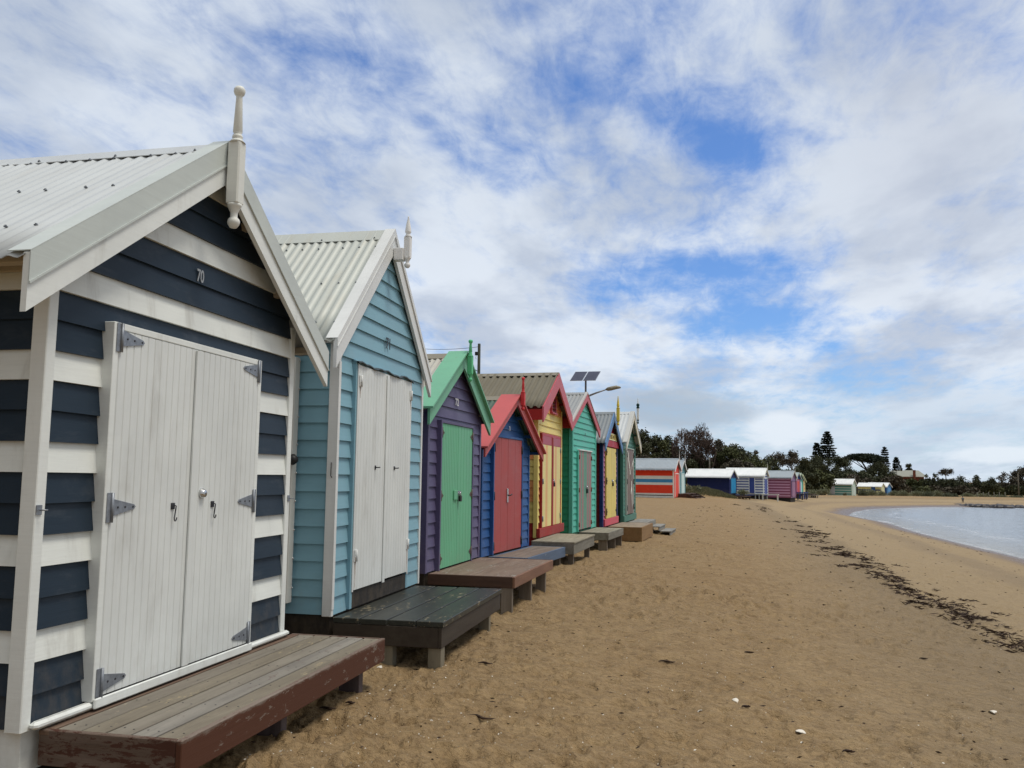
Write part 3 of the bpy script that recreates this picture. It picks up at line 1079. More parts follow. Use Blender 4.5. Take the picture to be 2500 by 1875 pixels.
# ---- hut 73: blue with red doors
H73, Z, rt, sl, zr = hut(73, 4.0, lambda i, z: BLUE73, lambda i, z: BLUE73, BLUE73, CORAL, ROOFGREEN, 0.1410,
                         'royal blue bathing hut numbered 73 with red doors and coral red gable boards', BLACKP, dict(), BLUE73,
                         cap=(CORAL, 0.34, 0.03, 0.03), postw=0.04, ridge_m=CAPTAN)
h = HUTS[73]
mid = 1.16
for a, c, sd in ((h['d0'], mid, 1), (mid + 0.004, h['d1'], -1)):
    dl = door_leaf(H73, a + 0.003, c - 0.002, Z(h['dz0']), Z(h['dz1']), 0.0, REDDOOR, 0.72)
    yy = h['d0'] + 0.006 if sd > 0 else h['d1'] - 0.006
    for zz in (1.95, 1.20, 0.43):
        butt_hinge(dl, yy, Z(zz), DARKMETAL, 0.034, 0.13, False)
    if sd > 0:
        mb = MB()
        mb.bbox(0.034, 0.052, 1.09, 1.155, Z(1.085), Z(1.31), CHROME, 0.004)
        mb.tube([(0.05, 1.12, Z(1.20)), (0.09, 1.13, Z(1.20)), (0.09, 1.22, Z(1.215))], 0.011, DARKMETAL, 8)
        mb.build('handle', dl)
text_mesh('73', 0.098, plain('number_pale', (0.6, 0.66, 0.74), 0.5), 'house_number', H73, (0.004, 1.32, Z(2.262)), 1.0, 0.001)
finial(H73, 'finial', (h['ov'] + 0.085, h['w'] / 2 - 0.01, Z(2.615)), 0.555, [paint(alb(176, 52, 54), 0.45, 0.05)], 'ball', 0.060, (0.06, 0.27))


# ---- hut 74: yellow and orange
def c74(i, z):
    if z < 0.70 - 0.389 + 0.25:
        return RED74
    j = int((z - (0.70 - 0.389 + 0.25)) / 0.1315)
    if j >= 16:
        return ORG
    return ORG if j in (3, 4, 5, 9, 10) else YEL


H74, Z, rt, sl, zr = hut(74, 4.0, c74, c74, YEL, PINKBARGE, ROOFFIBRO, 0.1315,
                         'tall yellow and orange bathing hut with striped doors, red trim and a brown ribbed roof', RED74, dict(pitch=0.145, amp=0.024, trapez=True), None, postw=0.06, ridge_m=CAPTAN, rafters=DKRED)
h = HUTS[74]
mid = 1.165
mb = MB()
fx = 0.03
mb.bbox(-0.03, fx, h['d0'], h['d0'] + 0.05, Z(0.54), Z(h['dz1']), RED74, 0.003)
mb.bbox(-0.03, fx, h['d1'] - 0.01, h['d1'] + 0.07, Z(0.54), Z(h['dz1']), RED74, 0.003)
mb.bbox(-0.03, fx, h['d0'] + 0.05, h['d1'] - 0.01, Z(h['dz1']) - 0.05, Z(h['dz1']), PINKRED, 0.003)
mb.build('door_frame', H74)
for a, c, sd in ((h['d0'] + 0.052, mid - 0.075, 1), (mid + 0.06, h['d1'] - 0.012, -1)):
    dl = door_leaf(H74, a, c, Z(0.56), Z(2.12), -0.005, CREAMD, 0.09, ribs=[(0.30, 0.55, ORD)])
    mb = MB()
    mb.bbox(0.0, 0.032, a, c, Z(2.122), Z(2.285), MAUVE, 0.003)
    mb.build('door_head_panel', dl)
    yy = h['d0'] + 0.054 if sd > 0 else h['d1'] - 0.016
    for zz in (2.05, 1.42, 0.72):
        butt_hinge(dl, yy, Z(zz), GALV, 0.030, 0.10, False)
mb = MB()
mb.bbox(-0.01, 0.045, mid - 0.073, mid + 0.058, Z(0.56), Z(2.285), RED74, 0.004)
mb.build('centre_batten', H74)
padlock(H74, 1.27, Z(1.40), 0.03, 1.7)
mb = MB()
mb.bbox(-0.02, 0.05, -0.02, h['w'] + 0.02, Z(0.385), Z(0.55), RED74, 0.004)
mb.build('bottom_rail', H74)
mb = MB()
vy0, vy1 = h['w'] / 2 - 0.02, h['w'] / 2 + 0.36
vy0, vy1 = 1.10, 1.55
mb.bbox(-0.02, 0.03, vy0, vy0 + 0.035, Z(2.80), Z(3.10), PINKRED, 0.003)
mb.bbox(-0.02, 0.03, vy1 - 0.035, vy1, Z(2.80), Z(3.10), PINKRED, 0.003)
mb.bbox(-0.02, 0.05, vy0 - 0.02, vy1 + 0.02, Z(2.765), Z(2.80), PINKRED, 0.003)
for i in range(4):
    z0 = Z(2.815) + i * 0.07
    mb.hexa([(-0.015, vy0 + 0.035, z0 + 0.05), (0.025, vy0 + 0.035, z0), (0.025, vy1 - 0.035, z0), (-0.015, vy1 - 0.035, z0 + 0.05),
             (-0.015, vy0 + 0.035, z0 + 0.06), (0.025, vy0 + 0.035, z0 + 0.012), (0.025, vy1 - 0.035, z0 + 0.012), (-0.015, vy1 - 0.035, z0 + 0.06)], MAROON)
mb.build('gable_vent', H74)
for s, ya in ((0, -0.30), (1, h['w'] + 0.28)):
    mb = MB()
    zc = rt(ya) - 0.03
    mb.bbox(-4.05, 0.14, ya - 0.01, ya + 0.015, zc - 0.20, zc, RED74, 0.003)
    mb.build('eave_board', H74)

# ---- hut 75: sea green
H75, Z, rt, sl, zr = hut(75, 4.0, lambda i, z: SEAGREEN, lambda i, z: paint(alb(40, 122, 92), 0.45, 0.04), SEAGREEN, PINKBARGE, ROOFGREY2, 0.1370,  # side paint is darker than the front: gap shadow put into its colour
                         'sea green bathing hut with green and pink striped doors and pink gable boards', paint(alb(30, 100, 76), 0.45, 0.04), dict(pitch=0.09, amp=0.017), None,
                         flash=(sheet_metal(albt(196, 192, 186)), 0.02, 0.05), postw=0.09)
h = HUTS[75]
mid = 1.25
mb = MB()
mb.bbox(-0.03, 0.03, h['d0'] - 0.06, h['d0'], Z(0.30), Z(2.11), SEAGREEN, 0.003)
mb.bbox(-0.03, 0.03, h['d1'], h['d1'] + 0.06, Z(0.30), Z(2.11), SEAGREEN, 0.003)
mb.bbox(-0.03, 0.05, h['d0'] - 0.02, h['d1'] + 0.02, Z(2.11), Z(2.14), WHITE71, 0.003)
mb.build('door_frame', H75)
for a, c, sd in ((h['d0'], mid, 1), (mid + 0.006, h['d1'], -1)):
    rb = [(0.12, 0.34, SEAPINK), (0.52, 0.72, SEAPINK)] if sd > 0 else [(0.28, 0.46, SEAPINK), (0.62, 1.0, SEAPINK)]
    dl = door_leaf(H75, a + 0.003, c - 0.003, Z(0.34), Z(2.10), -0.006, SEADOOR, 0.06, ribs=rb)
    yy = h['d0'] + 0.02 if sd > 0 else h['d1'] - 0.02
    for zz in (1.96, 1.22, 0.45):
        butt_hinge(dl, yy, Z(zz), RUST, 0.028, 0.10, False)
padlock(H75, mid + 0.14, Z(1.24), 0.03, 2.0)
text_mesh('75', 0.075, plain('number_dark', (0.03, 0.06, 0.05), 0.5), 'house_number', H75, (0.004, 1.365, Z(2.49)), 0.8)

# ---- hut 76: crimson and pink
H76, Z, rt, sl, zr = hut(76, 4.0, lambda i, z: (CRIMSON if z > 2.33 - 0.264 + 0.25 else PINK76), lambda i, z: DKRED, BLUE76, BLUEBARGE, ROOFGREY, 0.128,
                         'crimson and pink bathing hut with yellow doors, a yellow name board and a yellow finial', DKRED, dict(pitch=0.10, amp=0.017), None, postw=0.13)
h = HUTS[76]
mid = 1.20
mb = MB()
mb.bbox(-0.03, 0.04, 0.11, h['w'] - 0.06, Z(0.262), Z(0.44), paint(alb(172, 66, 78), 0.45, 0.05), 0.004)
mb.build('kick_board', H76)
for a, c, sd in ((h['d0'], mid, 1), (mid + 0.012, h['d1'], -1)):
    dl = door_leaf(H76, a, c, Z(0.45), Z(2.30), -0.003, YDOOR, 0.27)
    yy = h['d0'] + 0.01 if sd > 0 else h['d1'] - 0.01
    for zz in (2.18, 1.42, 0.62):
        t_hinge(dl, yy, Z(zz), sd, DARKMETAL, 0.13, 0.18, 0.031)
padlock(H76, mid + 0.13, Z(1.38), 0.032, 2.0)
mb = MB()
mb.bbox(-0.03, 0.045, 0.12, h['w'] - 0.06, Z(2.33), Z(2.50), CRIMSON, 0.004)
mb.build('lintel', H76)
mb = MB()
mb.bbox(0.0, 0.03, 0.42, h['w'] - 0.34, Z(2.53), Z(2.69), YDOOR, 0.004)
mb.bbox(0.025, 0.034, 0.40, h['w'] - 0.32, Z(2.515), Z(2.535), paint(alb(226, 196, 160), 0.5, 0.0), 0.002)
mb.bbox(0.025, 0.034, 0.40, h['w'] - 0.32, Z(2.685), Z(2.702), paint(alb(226, 196, 160), 0.5, 0.0), 0.002)
sg = mb.build('name_board', H76)
text_mesh('BESIDE ME', 0.15, plain('letter_brown', (0.09, 0.055, 0.02), 0.6), 'lettering', sg, (0.032, h['w'] / 2 + 0.02, Z(2.556)), 1.35)
finial(H76, 'finial', (h['ov'] + 0.09, h['w'] / 2 - 0.02, Z(2.955)), 0.800, [YELFIN], 'spike', 0.075, (0.10, 0.43))

# ---- hut 77: dark green
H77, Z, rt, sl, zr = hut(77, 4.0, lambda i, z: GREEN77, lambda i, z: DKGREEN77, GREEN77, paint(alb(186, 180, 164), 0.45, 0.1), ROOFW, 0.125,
                         'dark green bathing hut with brown doors and a white roof, last of the near row', DKGREEN77, dict(pitch=0.11, amp=0.014), None,
                         flash=(sheet_metal(albt(200, 200, 194)), 0.05, 0.12), postw=0.09)
h = HUTS[77]
mid = 1.37
for a, c, sd in ((h['d0'] + 0.04, mid - 0.05, 1), (mid + 0.05, h['d1'] - 0.03, -1)):
    dl = door_leaf(H77, a, c, Z(0.43), Z(2.37), -0.003, BROWNDOOR, 0.3)
    yy = h['d0'] + 0.045 if sd > 0 else h['d1'] - 0.035
    for zz in (2.2, 1.4, 0.62):
        butt_hinge(dl, yy, Z(zz), DARKMETAL, 0.031, 0.16, False)
mb = MB()
mb.bbox(-0.01, 0.028, mid - 0.048, mid + 0.048, Z(0.43), Z(2.37), MAROON, 0.003)
mb.bbox(-0.03, 0.034, h['d0'] - 0.02, h['d0'] + 0.038, Z(0.42), Z(2.375), paint(alb(150, 158, 148), 0.45, 0.05), 0.003)
mb.bbox(-0.03, 0.034, h['d1'] - 0.028, h['d1'] + 0.03, Z(0.42), Z(2.375), paint(alb(150, 158, 148), 0.45, 0.05), 0.003)
mb.bbox(-0.03, 0.05, h['d0'] - 0.03, h['d1'] + 0.04, Z(2.377), Z(2.40), paint(alb(150, 158, 148), 0.45, 0.05), 0.003)
mb.build('door_frame', H77)
mb = MB()        # pale painted figure across the doors
pm = paint(alb(196, 190, 178), 0.5, 0.05)
for pts, r in (([(0.034, 0.72, Z(2.30)), (0.034, 0.86, Z(2.05)), (0.036, 1.12, Z(1.80)), (0.036, 1.22, Z(1.62)), (0.036, 1.16, Z(1.55))], [0.03, 0.05, 0.05, 0.06, 0.08]),
               ([(0.036, 1.90, Z(2.05)), (0.036, 1.62, Z(1.88)), (0.036, 1.46, Z(1.72))], [0.02, 0.03, 0.03]),
               ([(0.036, 1.46, Z(1.42)), (0.036, 1.50, Z(1.25)), (0.036, 1.40, Z(1.12)), (0.036, 1.30, Z(1.02))], [0.02, 0.06, 0.04, 0.03]),
               ([(0.036, 1.50, Z(1.25)), (0.036, 1.56, Z(1.0)), (0.036, 1.62, Z(0.70)), (0.036, 1.64, Z(0.58))], [0.05, 0.06, 0.04, 0.02])):
    n0 = len(mb.v)
    mb.tube(pts, r, pm, 8)
    for i in range(n0, len(mb.v)):
        x, y, z = mb.v[i]
        mb.v[i] = (0.034 + (x - 0.034) * 0.05, y, z)
mb.build('painted_figure', H77)
mb = MB()
mb.bbox(-0.03, 0.03, 0.02, h['w'] - 0.02, Z(0.226), Z(0.405), GREEN77, 0.004)
mb.build('kick_board', H77)
gw = paint(alb(190, 190, 186), 0.45, 0.05)
gd = paint(alb(20, 46, 42), 0.45, 0.05)
finial(H77, 'finial', (h['ov'] + 0.09, h['w'] / 2 + 0.10, Z(3.20)), 0.80, [gw, gw, gd], 'spike', 0.062, (0.09, 0.44))
mb = MB()
mb.lathe([(0.045, 0), (0.05, 0.03), (0.033, 0.06), (0.05, 0.09), (0.05, 0.12), (0.03, 0.15)], (h['ov'] + 0.09, h['w'] / 2 + 0.10, Z(3.645)), gd, 14)
mb.build('finial_collar', H77)

# ---- white metal gate closing the gap between huts 70 and 71
g = empty('side_gate', (-3.60, 6.02, 0.45), radians(2.9), 'white sheet metal gate in the narrow gap between the navy hut and the teal hut', 'gate')
mb = MB()
n = 40
gm = sheet_metal(alb(170, 168, 160))
vs, fs = [], []
for i in range(n + 1):
    y = 0.70 * i / n
    x = 0.008 * sin(y / 0.17 * 2 * pi)
    zt = 2.02 + 0.02 * abs(sin(y / 0.34 * 2 * pi))
    vs += [(x, y, 0.0), (x, y, zt), (x - 0.004, y, zt), (x - 0.004, y, 0.0)]
for i in range(n):
    for q in range(4):
        fs.append((i * 4 + q, i * 4 + (q + 1) % 4, i * 4 + 4 + (q + 1) % 4, i * 4 + 4 + q))
mb.add(vs, fs, gm, False)
mb.build('gate_panel', g)
mb = MB()
mb.bbox(0.012, 0.04, 0.575, 0.665, 0.0, 2.03, gm, 0.004)
for i in range(9):
    mb.lathe([(0.008, -0.006), (0.008, 0.006)], (0.044, 0.655, 0.12 + i * 0.235), CHROME, 8)
mb.build('gate_stile', g)
mb = MB()
mb.lathe([(0.01, -0.045), (0.04, -0.02), (0.045, 0.0), (0.04, 0.02), (0.01, 0.045)], (0.06, 0.55, 1.17), BLACK, 12)
mb.build('gate_knob', g)

# ------------------------------------------------------------------ decks in front of the huts
GROUP_DECK = 'low timber platforms in front of the near bathing huts'


def deck(k, u0, u1, v0, v1, zt, th, fh, planks, legs, top, fasc, endm, legm, label, gap=0.014, back=None, plankends=False, name='deck', nails=0):
    h = HUTS[k]
    root = empty(name, (h['x'], h['y'], 0.0), radians(h['yaw']), label, 'deck', GROUP_DECK)
    mb = MB()
    ft = 0.03
    vv0 = v0
    if back:
        mb.bbox(v0, v0 + back[0], u0, u1, zt - th, zt - 0.001, back[1], 0.003)
        vv0 = v0 + back[0] + gap
    inner = v1 - (0.0 if plankends else ft + 0.002)
    pw = (inner - vv0 + gap) / planks
    r = random.Random(k)
    tops = top if isinstance(top, list) else [top]
    for i in range(planks):
        a = vv0 + i * pw
        ju = r.uniform(-0.004, 0.004) if plankends else 0
        mb.bbox(a, a + pw - gap, u0 + (0 if plankends else ft) + ju, u1 - (0 if plankends else ft) + ju, zt - th, zt - r.uniform(0, 0.002), tops[i % len(tops)], 0.004)
        if nails:
            for q in range(nails):
                un = u0 + 0.12 + (u1 - u0 - 0.24) * q / (nails - 1)
                for ww in (0.25, 0.75):
                    mb.lathe([(0.0048, 0), (0.0048, 0.0008), (0.001, 0.001)], (a + (pw - gap) * ww, un + r.uniform(-0.01, 0.01), zt - 0.0005), DARKMETAL, 6, False)
    mb.build('decking', root)
    zz = zt - (th + 0.002 if plankends else -0.001)
    mb = MB()
    fx = v1 - (0.012 if plankends else 0)
    mb.bbox(fx - ft, fx, u0 + 0.001, u1 - 0.001, zz - fh, zz, fasc, 0.004)
    mb.build('fascia_board', root)
    for ua in (u0, u1 - ft):
        mb = MB()
        mb.bbox(v0, fx - ft - 0.001, ua + 0.001, ua + ft, zz - fh, zz, endm, 0.004)
        mb.build('end_board', root)
    mb = MB()
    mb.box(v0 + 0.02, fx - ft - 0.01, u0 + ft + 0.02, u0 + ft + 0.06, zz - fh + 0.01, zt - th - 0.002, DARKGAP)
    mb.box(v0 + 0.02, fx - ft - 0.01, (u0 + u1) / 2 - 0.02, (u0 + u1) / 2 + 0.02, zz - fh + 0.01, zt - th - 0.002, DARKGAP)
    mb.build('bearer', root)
    for (lu, lv, du, dv) in legs:
        mb = MB()
        mb.bbox(lv - dv, lv, lu, lu + du, -0.5, zz - fh - 0.001 if lv > fx - 0.03 else zt - th - 0.003, legm, 0.004)
        mb.build('leg', root)
    return root


W_GREY = wood((0.175, 0.152, 0.122), (0.245, 0.220, 0.178), 'y', flake=(0.30, 0.26, 0.19), flake_amt=0.18)
W_GREYB = wood((0.165, 0.140, 0.105), (0.235, 0.205, 0.155), 'y', flake=(0.30, 0.25, 0.16), flake_amt=0.26)
W_GREYC = wood((0.18, 0.165, 0.145), (0.27, 0.25, 0.215), 'y', flake=(0.14, 0.10, 0.085), flake_amt=0.24)
W_GREYRED = wood((0.12, 0.065, 0.045), (0.20, 0.14, 0.10), 'y')
W_MAR = wood((0.16, 0.11, 0.085), (0.24, 0.20, 0.165), 'y', flake=(0.088, 0.034, 0.019), flake_amt=0.70, worn_top=0.335)
W_MAREND = wood((0.11, 0.075, 0.055), (0.17, 0.125, 0.10), 'x', flake=(0.070, 0.028, 0.018), flake_amt=0.46)
W_DKLEG = wood((0.07, 0.05, 0.05), (0.14, 0.11, 0.11), 'z')
deck(70, 0.09, 2.65, 0.012, 0.735, 0.330, 0.024, 0.158, 5, [(1.20, 0.66, 0.07, 0.15), (2.36, 0.66, 0.07, 0.15), (0.3, 0.66, 0.07, 0.15), (1.2, 0.16, 0.07, 0.1)],
     [W_GREY, W_GREYB, W_GREY, W_GREYC, W_GREYB], W_MAR, W_MAREND, W_DKLEG, 'weathered grey plank deck with a flaking red brown front board below the navy hut', back=(0.055, W_GREYRED), nails=6)
W_BLK = wood((0.030, 0.032, 0.027), (0.044, 0.046, 0.038), 'y', 0.42, flake=(0.22, 0.185, 0.12), flake_amt=0.27)
W_BLKF = wood((0.045, 0.034, 0.026), (0.062, 0.050, 0.038), 'y', 0.6)
W_STUMP = wood((0.16, 0.14, 0.10), (0.25, 0.22, 0.16), 'z')
deck(71, 0.0, 2.19, 0.012, 0.945, 0.345, 0.045, 0.160, 4, [(0.02, 0.925, 0.11, 0.11), (0.02, 0.52, 0.11, 0.11), (1.72, 0.925, 0.06, 0.11), (0.9, 0.5, 0.1, 0.1), (1.72, 0.4, 0.06, 0.11)],
     W_BLK, W_BLKF, W_BLKF, W_STUMP, 'glossy black green plank deck with pale sand scuffs below the teal hut', gap=0.016, plankends=True)
W_PLY = wood((0.17, 0.115, 0.085), (0.25, 0.18, 0.135), 'y', 0.6, flake=(0.30, 0.27, 0.23), flake_amt=0.30)
W_RB = wood((0.19, 0.095, 0.062), (0.25, 0.135, 0.085), 'y', 0.6, flake=(0.30, 0.22, 0.17), flake_amt=0.12)
W_RB_SHADE = wood((0.075, 0.042, 0.030), (0.10, 0.055, 0.038), 'x', 0.6)  # front board timber darkened: shade of the end faces put into the colour
W_LEG = wood((0.15, 0.12, 0.09), (0.24, 0.20, 0.16), 'z')
deck(72, 0.05, 2.30, 0.008, 1.055, 0.362, 0.02, 0.125, 2, [(0.06, 1.02, 0.06, 0.13), (1.06, 1.02, 0.06, 0.16), (1.93, 1.02, 0.06, 0.13), (1.06, 0.3, 0.06, 0.13)],
     W_PLY, W_RB, W_RB_SHADE, W_LEG, 'smooth red brown timber deck on wide legs below the purple hut', gap=0.002)
W_BLU = wood((0.09, 0.13, 0.20), (0.12, 0.17, 0.26), 'y', 0.55, flake=(0.40, 0.42, 0.44), flake_amt=0.12)
W_BROWN = wood((0.16, 0.13, 0.105), (0.24, 0.20, 0.165), 'y', flake=(0.12, 0.17, 0.24), flake_amt=0.20)
deck(73, 0.30, 2.64, 0.008, 0.64, 0.288, 0.02, 0.165, 4, [(2.40, 0.60, 0.05, 0.16), (1.3, 0.60, 0.05, 0.16), (0.5, 0.6, 0.05, 0.14)],
     W_BROWN, W_BLU, W_BLU, W_LEG, 'brown deck with a faded blue front edge below the royal blue hut', gap=0.002, back=(0.06, W_BLU))
W_OLD = wood((0.23, 0.210, 0.155), (0.34, 0.31, 0.24), 'y', 0.8)
W_OLDF = wood((0.16, 0.15, 0.12), (0.25, 0.235, 0.20), 'y', 0.8)
deck(74, -0.62, 1.64, 0.03, 0.81, 0.372, 0.03, 0.185, 4, [(-0.4, 0.75, 0.06, 0.1), (1.3, 0.75, 0.06, 0.1)],
     W_OLD, W_OLDF, W_OLDF, W_LEG, 'bare grey timber deck with a low grey front board below the yellow hut', gap=0.004, plankends=True)
deck(75, 0.66, 2.74, 0.008, 0.68, 0.285, 0.03, 0.165, 4, [(0.70, 0.64, 0.05, 0.20), (1.75, 0.64, 0.05, 0.20), (2.66, 0.64, 0.05, 0.20)],
     W_OLD, W_OLDF, W_OLDF, W_LEG, 'bare grey timber deck on three thin legs below the sea green hut', gap=0.002)
W_TAN = wood((0.25, 0.145, 0.062), (0.31, 0.19, 0.085), 'y', 0.7)
W_TAN_SHADE = wood((0.21, 0.12, 0.050), (0.26, 0.155, 0.070), 'y', 0.7)  # tan timber toned down for the ends, their shade painted in
W_TANT = wood((0.24, 0.20, 0.15), (0.33, 0.27, 0.20), 'y', 0.7)
deck(76, 0.52, 2.98, 0.042, 0.93, 0.242, 0.02, 0.36, 2, [(0.6, 0.88, 0.05, 0.05), (2.8, 0.88, 0.05, 0.05)],
     W_TANT, W_TAN, W_TAN_SHADE, W_LEG, 'boxed in tan plywood platform below the crimson hut', gap=0.002)
W_SIL = wood((0.22, 0.21, 0.19), (0.32, 0.31, 0.28), 'y', 0.8)
D77 = deck(77, 0.60, 2.95, 0.032, 0.60, 0.205, 0.03, 0.20, 4, [(0.7, 0.55, 0.05, 0.1), (2.7, 0.55, 0.05, 0.1)],
           W_SIL, W_SIL, W_SIL, W_LEG, 'silver grey deck with two steps down to the sand below the last dark green hut', gap=0.002)
for i, (va, vb, zt) in enumerate(((0.62, 0.92, 0.07), (0.92, 1.25, -0.06))):
    mb = MB()
    mb.bbox(va, vb, 1.2, 2.9, zt - 0.03, zt, W_SIL, 0.003)
    mb.bbox(vb - 0.05, vb - 0.02, 1.22, 2.88, zt - 0.13, zt - 0.031, W_SIL, 0.003)
    mb.build('step', D77)

# timber base below hut 71 towards the gap
mb = MB()
mb.bbox(-0.35, 0.35, -0.05, 0.04, -0.1, 0.09, W_BLKF, 0.003)
t = mb.build('timber_offcut')
t.location = (-3.55, 6.45, 0.12)
t.rotation_euler = (0, 0, 0.1)
tag(t, 'dark timber sleeper lying at the foot of the gap beside the teal hut', 'timber')

# ------------------------------------------------------------------ ground
SHORE = [(13.0, -400), (13.0, -40), (12.6, 20), (12.3, 44.5), (11.7, 57), (11.4, 65), (11.6, 77), (10.3, 93), (12.0, 103.7), (15.2, 115.5), (20.2, 123.6),
         (25.0, 130.5), (31.0, 135.0), (38.0, 137.5), (60.0, 139.5), (120.0, 139), (600, 130), (6000, 100)]
WATER_Z = -1.90
TAB = RS.rand(64, 64)


def vnoise(x, y):
    xi, yi = np.floor(x).astype(int), np.floor(y).astype(int)
    fx, fy = x - xi, y - yi
    fx, fy = fx * fx * (3 - 2 * fx), fy * fy * (3 - 2 * fy)
    a = TAB[xi % 64, yi % 64]
    b = TAB[(xi + 1) % 64, yi % 64]
    c = TAB[xi % 64, (yi + 1) % 64]
    d = TAB[(xi + 1) % 64, (yi + 1) % 64]
    return (a * (1 - fx) + b * fx) * (1 - fy) + (c * (1 - fx) + d * fx) * fy


def shore_d(x, y):
    """signed distance to the waterline, positive on land"""
    x = np.asarray(x, float)
    y = np.asarray(y, float)
    best = np.full(x.shape, 1e9)
    side = np.ones(x.shape)
    for i in range(len(SHORE) - 1):
        ax, ay = SHORE[i]
        bx, by = SHORE[i + 1]
        dx, dy = bx - ax, by - ay
        t = np.clip(((x - ax) * dx + (y - ay) * dy) / (dx * dx + dy * dy), 0, 1)
        qx, qy = x - (ax + t * dx), y - (ay + t * dy)
        dd = np.hypot(qx, qy)
        s = np.where(dx * (y - ay) - dy * (x - ax) > 0, 1.0, -1.0)
        side = np.where(dd < best - 1e-6, s, side)
        best = np.minimum(best, dd)
    return best * side


def ground_z(x, y, d=None):
    if d is None:
        d = shore_d(x, y)
    x = np.asarray(x, float)
    y = np.asarray(y, float)
    amp = np.interp(y, [0, 6, 15, 22, 30, 60, 75, 100, 118, 137, 167, 210, 300, 500], [2.0, 1.985, 1.92, 1.83, 1.84, 1.90, 1.93, 1.60, 1.60, 1.25, 0.80, 0.34, 0.5, 3.0])
    sm = np.interp(d, [0, 1.2, 4.5, 9.0, 9.8, 13.0, 16.0, 40], [0, 0.11, 0.36, 0.68, 0.735, 0.90, 0.985, 1.0])
    z = WATER_Z + amp * sm
    z = np.where(d < 0, WATER_Z + 0.09 * d, z)
    z = z + (vnoise(x / 3.1, y / 4.3) - 0.5) * 0.06 * np.clip(d / 5, 0, 1)
    return z


def hit(px, py):
    v = pxdir(px, py)
    t = 1.0
    while t < 400:
        x, y, z = v.x * t, v.y * t, EYE + v.z * t
        if z < float(ground_z(x, y)):
            break
        t *= 1.01
    lo, hi = t / 1.01, t
    for _ in range(14):
        m = (lo + hi) / 2
        if EYE + v.z * m < float(ground_z(v.x * m, v.y * m)):
            hi = m
        else:
            lo = m
    return v.x * hi, v.y * hi, float(ground_z(v.x * hi, v.y * hi))


def polar(azs, rs):
    A, R_ = np.meshgrid(np.radians(azs), rs)
    X, Y = R_ * np.sin(A), R_ * np.cos(A)
    nr, na = X.shape
    idx = np.arange(nr * na).reshape(nr, na)
    f = np.stack([idx[:-1, :-1], idx[:-1, 1:], idx[1:, 1:], idx[1:, :-1]], -1).reshape(-1, 4)
    return X.ravel(), Y.ravel(), f


azs = np.concatenate([np.arange(-180, -50, 3.0), np.arange(-50, 24, 0.125), np.arange(24, 181, 3.0)])
azs[-1] = 180
rs = np.concatenate([[0.05, 0.4], np.geomspace(0.9, 60, 470), np.geomspace(61.5, 420, 90), np.geomspace(450, 7000, 16)])
X, Y, Fc = polar(azs, rs)
D = shore_d(X, Y)
Zg = ground_z(X, Y, D)


def trodden(X, Y, D):
    """scuffed, trodden sand: overlapping footprints, small dunes and drifts at the decks"""
    R_ = np.hypot(X, Y)
    land = np.clip((D - 1.5) / 3, 0, 1)
    fade = np.clip(1.3 - R_ / 40, 0, 1) * land
    det = (vnoise(X / 0.55, Y / 0.55) - 0.5) * 0.045 + (vnoise(X / 0.17 + 9, Y / 0.17) - 0.5) * 0.016
    det += (vnoise(X / 1.6 + 3, Y / 1.6 + 8) - 0.5) * 0.07
    churn = 0.45 + 1.1 * vnoise(X / 2.7 + 12, Y / 2.2 + 5)
    for layer, (cell, rad, dep) in enumerate(((0.34, 0.085, 0.040), (0.55, 0.12, 0.046), (0.17, 0.040, 0.026), (0.11, 0.026, 0.015))):
        cx, cy = np.floor(X / cell), np.floor(Y / cell)
        acc = np.zeros_like(X)
        for ox in (-1, 0, 1):
            for oy in (-1, 0, 1):
                gx, gy = (cx + ox), (cy + oy)
                h1 = TAB[(gx.astype(int) * 7 + layer * 13) % 64, (gy.astype(int) * 3 + 5) % 64]
                h2 = TAB[(gx.astype(int) * 5 + 11) % 64, (gy.astype(int) * 9 + layer * 17) % 64]
                h3 = TAB[(gx.astype(int) + 31) % 64, (gy.astype(int) + 17 + layer) % 64]
                px_, py_ = (gx + h1) * cell, (gy + h2) * cell
                an = h3 * 6.283
                dx, dy = X - px_, Y - py_
                u, v = dx * np.cos(an) + dy * np.sin(an), -dx * np.sin(an) + dy * np.cos(an)
                q = (u / rad) ** 2 + (v / (rad * 0.55)) ** 2
                g = -np.exp(-q * 1.2) + 0.42 * np.exp(-((np.sqrt(q) - 1.5) ** 2) * 3.0)
                acc += g * (0.35 + h3)
        det += acc * dep * churn
    heap = np.exp(-((X + 2.55 + (Y - 3) * 0.03) ** 2) / 0.25) * np.clip(1.2 - R_ / 30, 0, 1)
    return det * fade + heap * (vnoise(X / 0.5 + 4, Y / 0.5) - 0.75) * 0.07


Zg = Zg + trodden(X, Y, D)

m, b, p = new_mat('beach_sand')
tc = b.n('ShaderNodeTexCoord')
o = tc.outputs['Object']
at_ = b.n('ShaderNodeAttribute', attribute_name='shore')
dS = at_.outputs['Fac']
big = b.noise(o, 0.35, 5, 0.6)
med = b.noise(o, 3.2, 6, 0.66)
fine = b.noise(o, 34.0, 5, 0.7)
gr = b.noise(o, 190.0, 3, 0.7)
c = b.mix(b.mapr(med, 0.30, 0.70), (0.258, 0.169, 0.080), (0.366, 0.252, 0.127))
c = b.mix(b.mapr(big, 0.35, 0.65, 0, 0.55), c, (0.330, 0.228, 0.118))
c = b.mix(b.mapr(fine, 0.50, 0.72, 0, 0.55), c, (0.150, 0.092, 0.044))
sc_ = b.noise(b.mapping(o, scale=(1, 1.3, 1)), 5.5, 7, 0.72, 0.6)
c = b.mix(b.mapr(sc_, 0.52, 0.64, 0, 0.50), c, (0.160, 0.098, 0.046))
c = b.mix(b.mapr(sc_, 0.40, 0.30, 0, 0.35), c, (0.43, 0.32, 0.185))
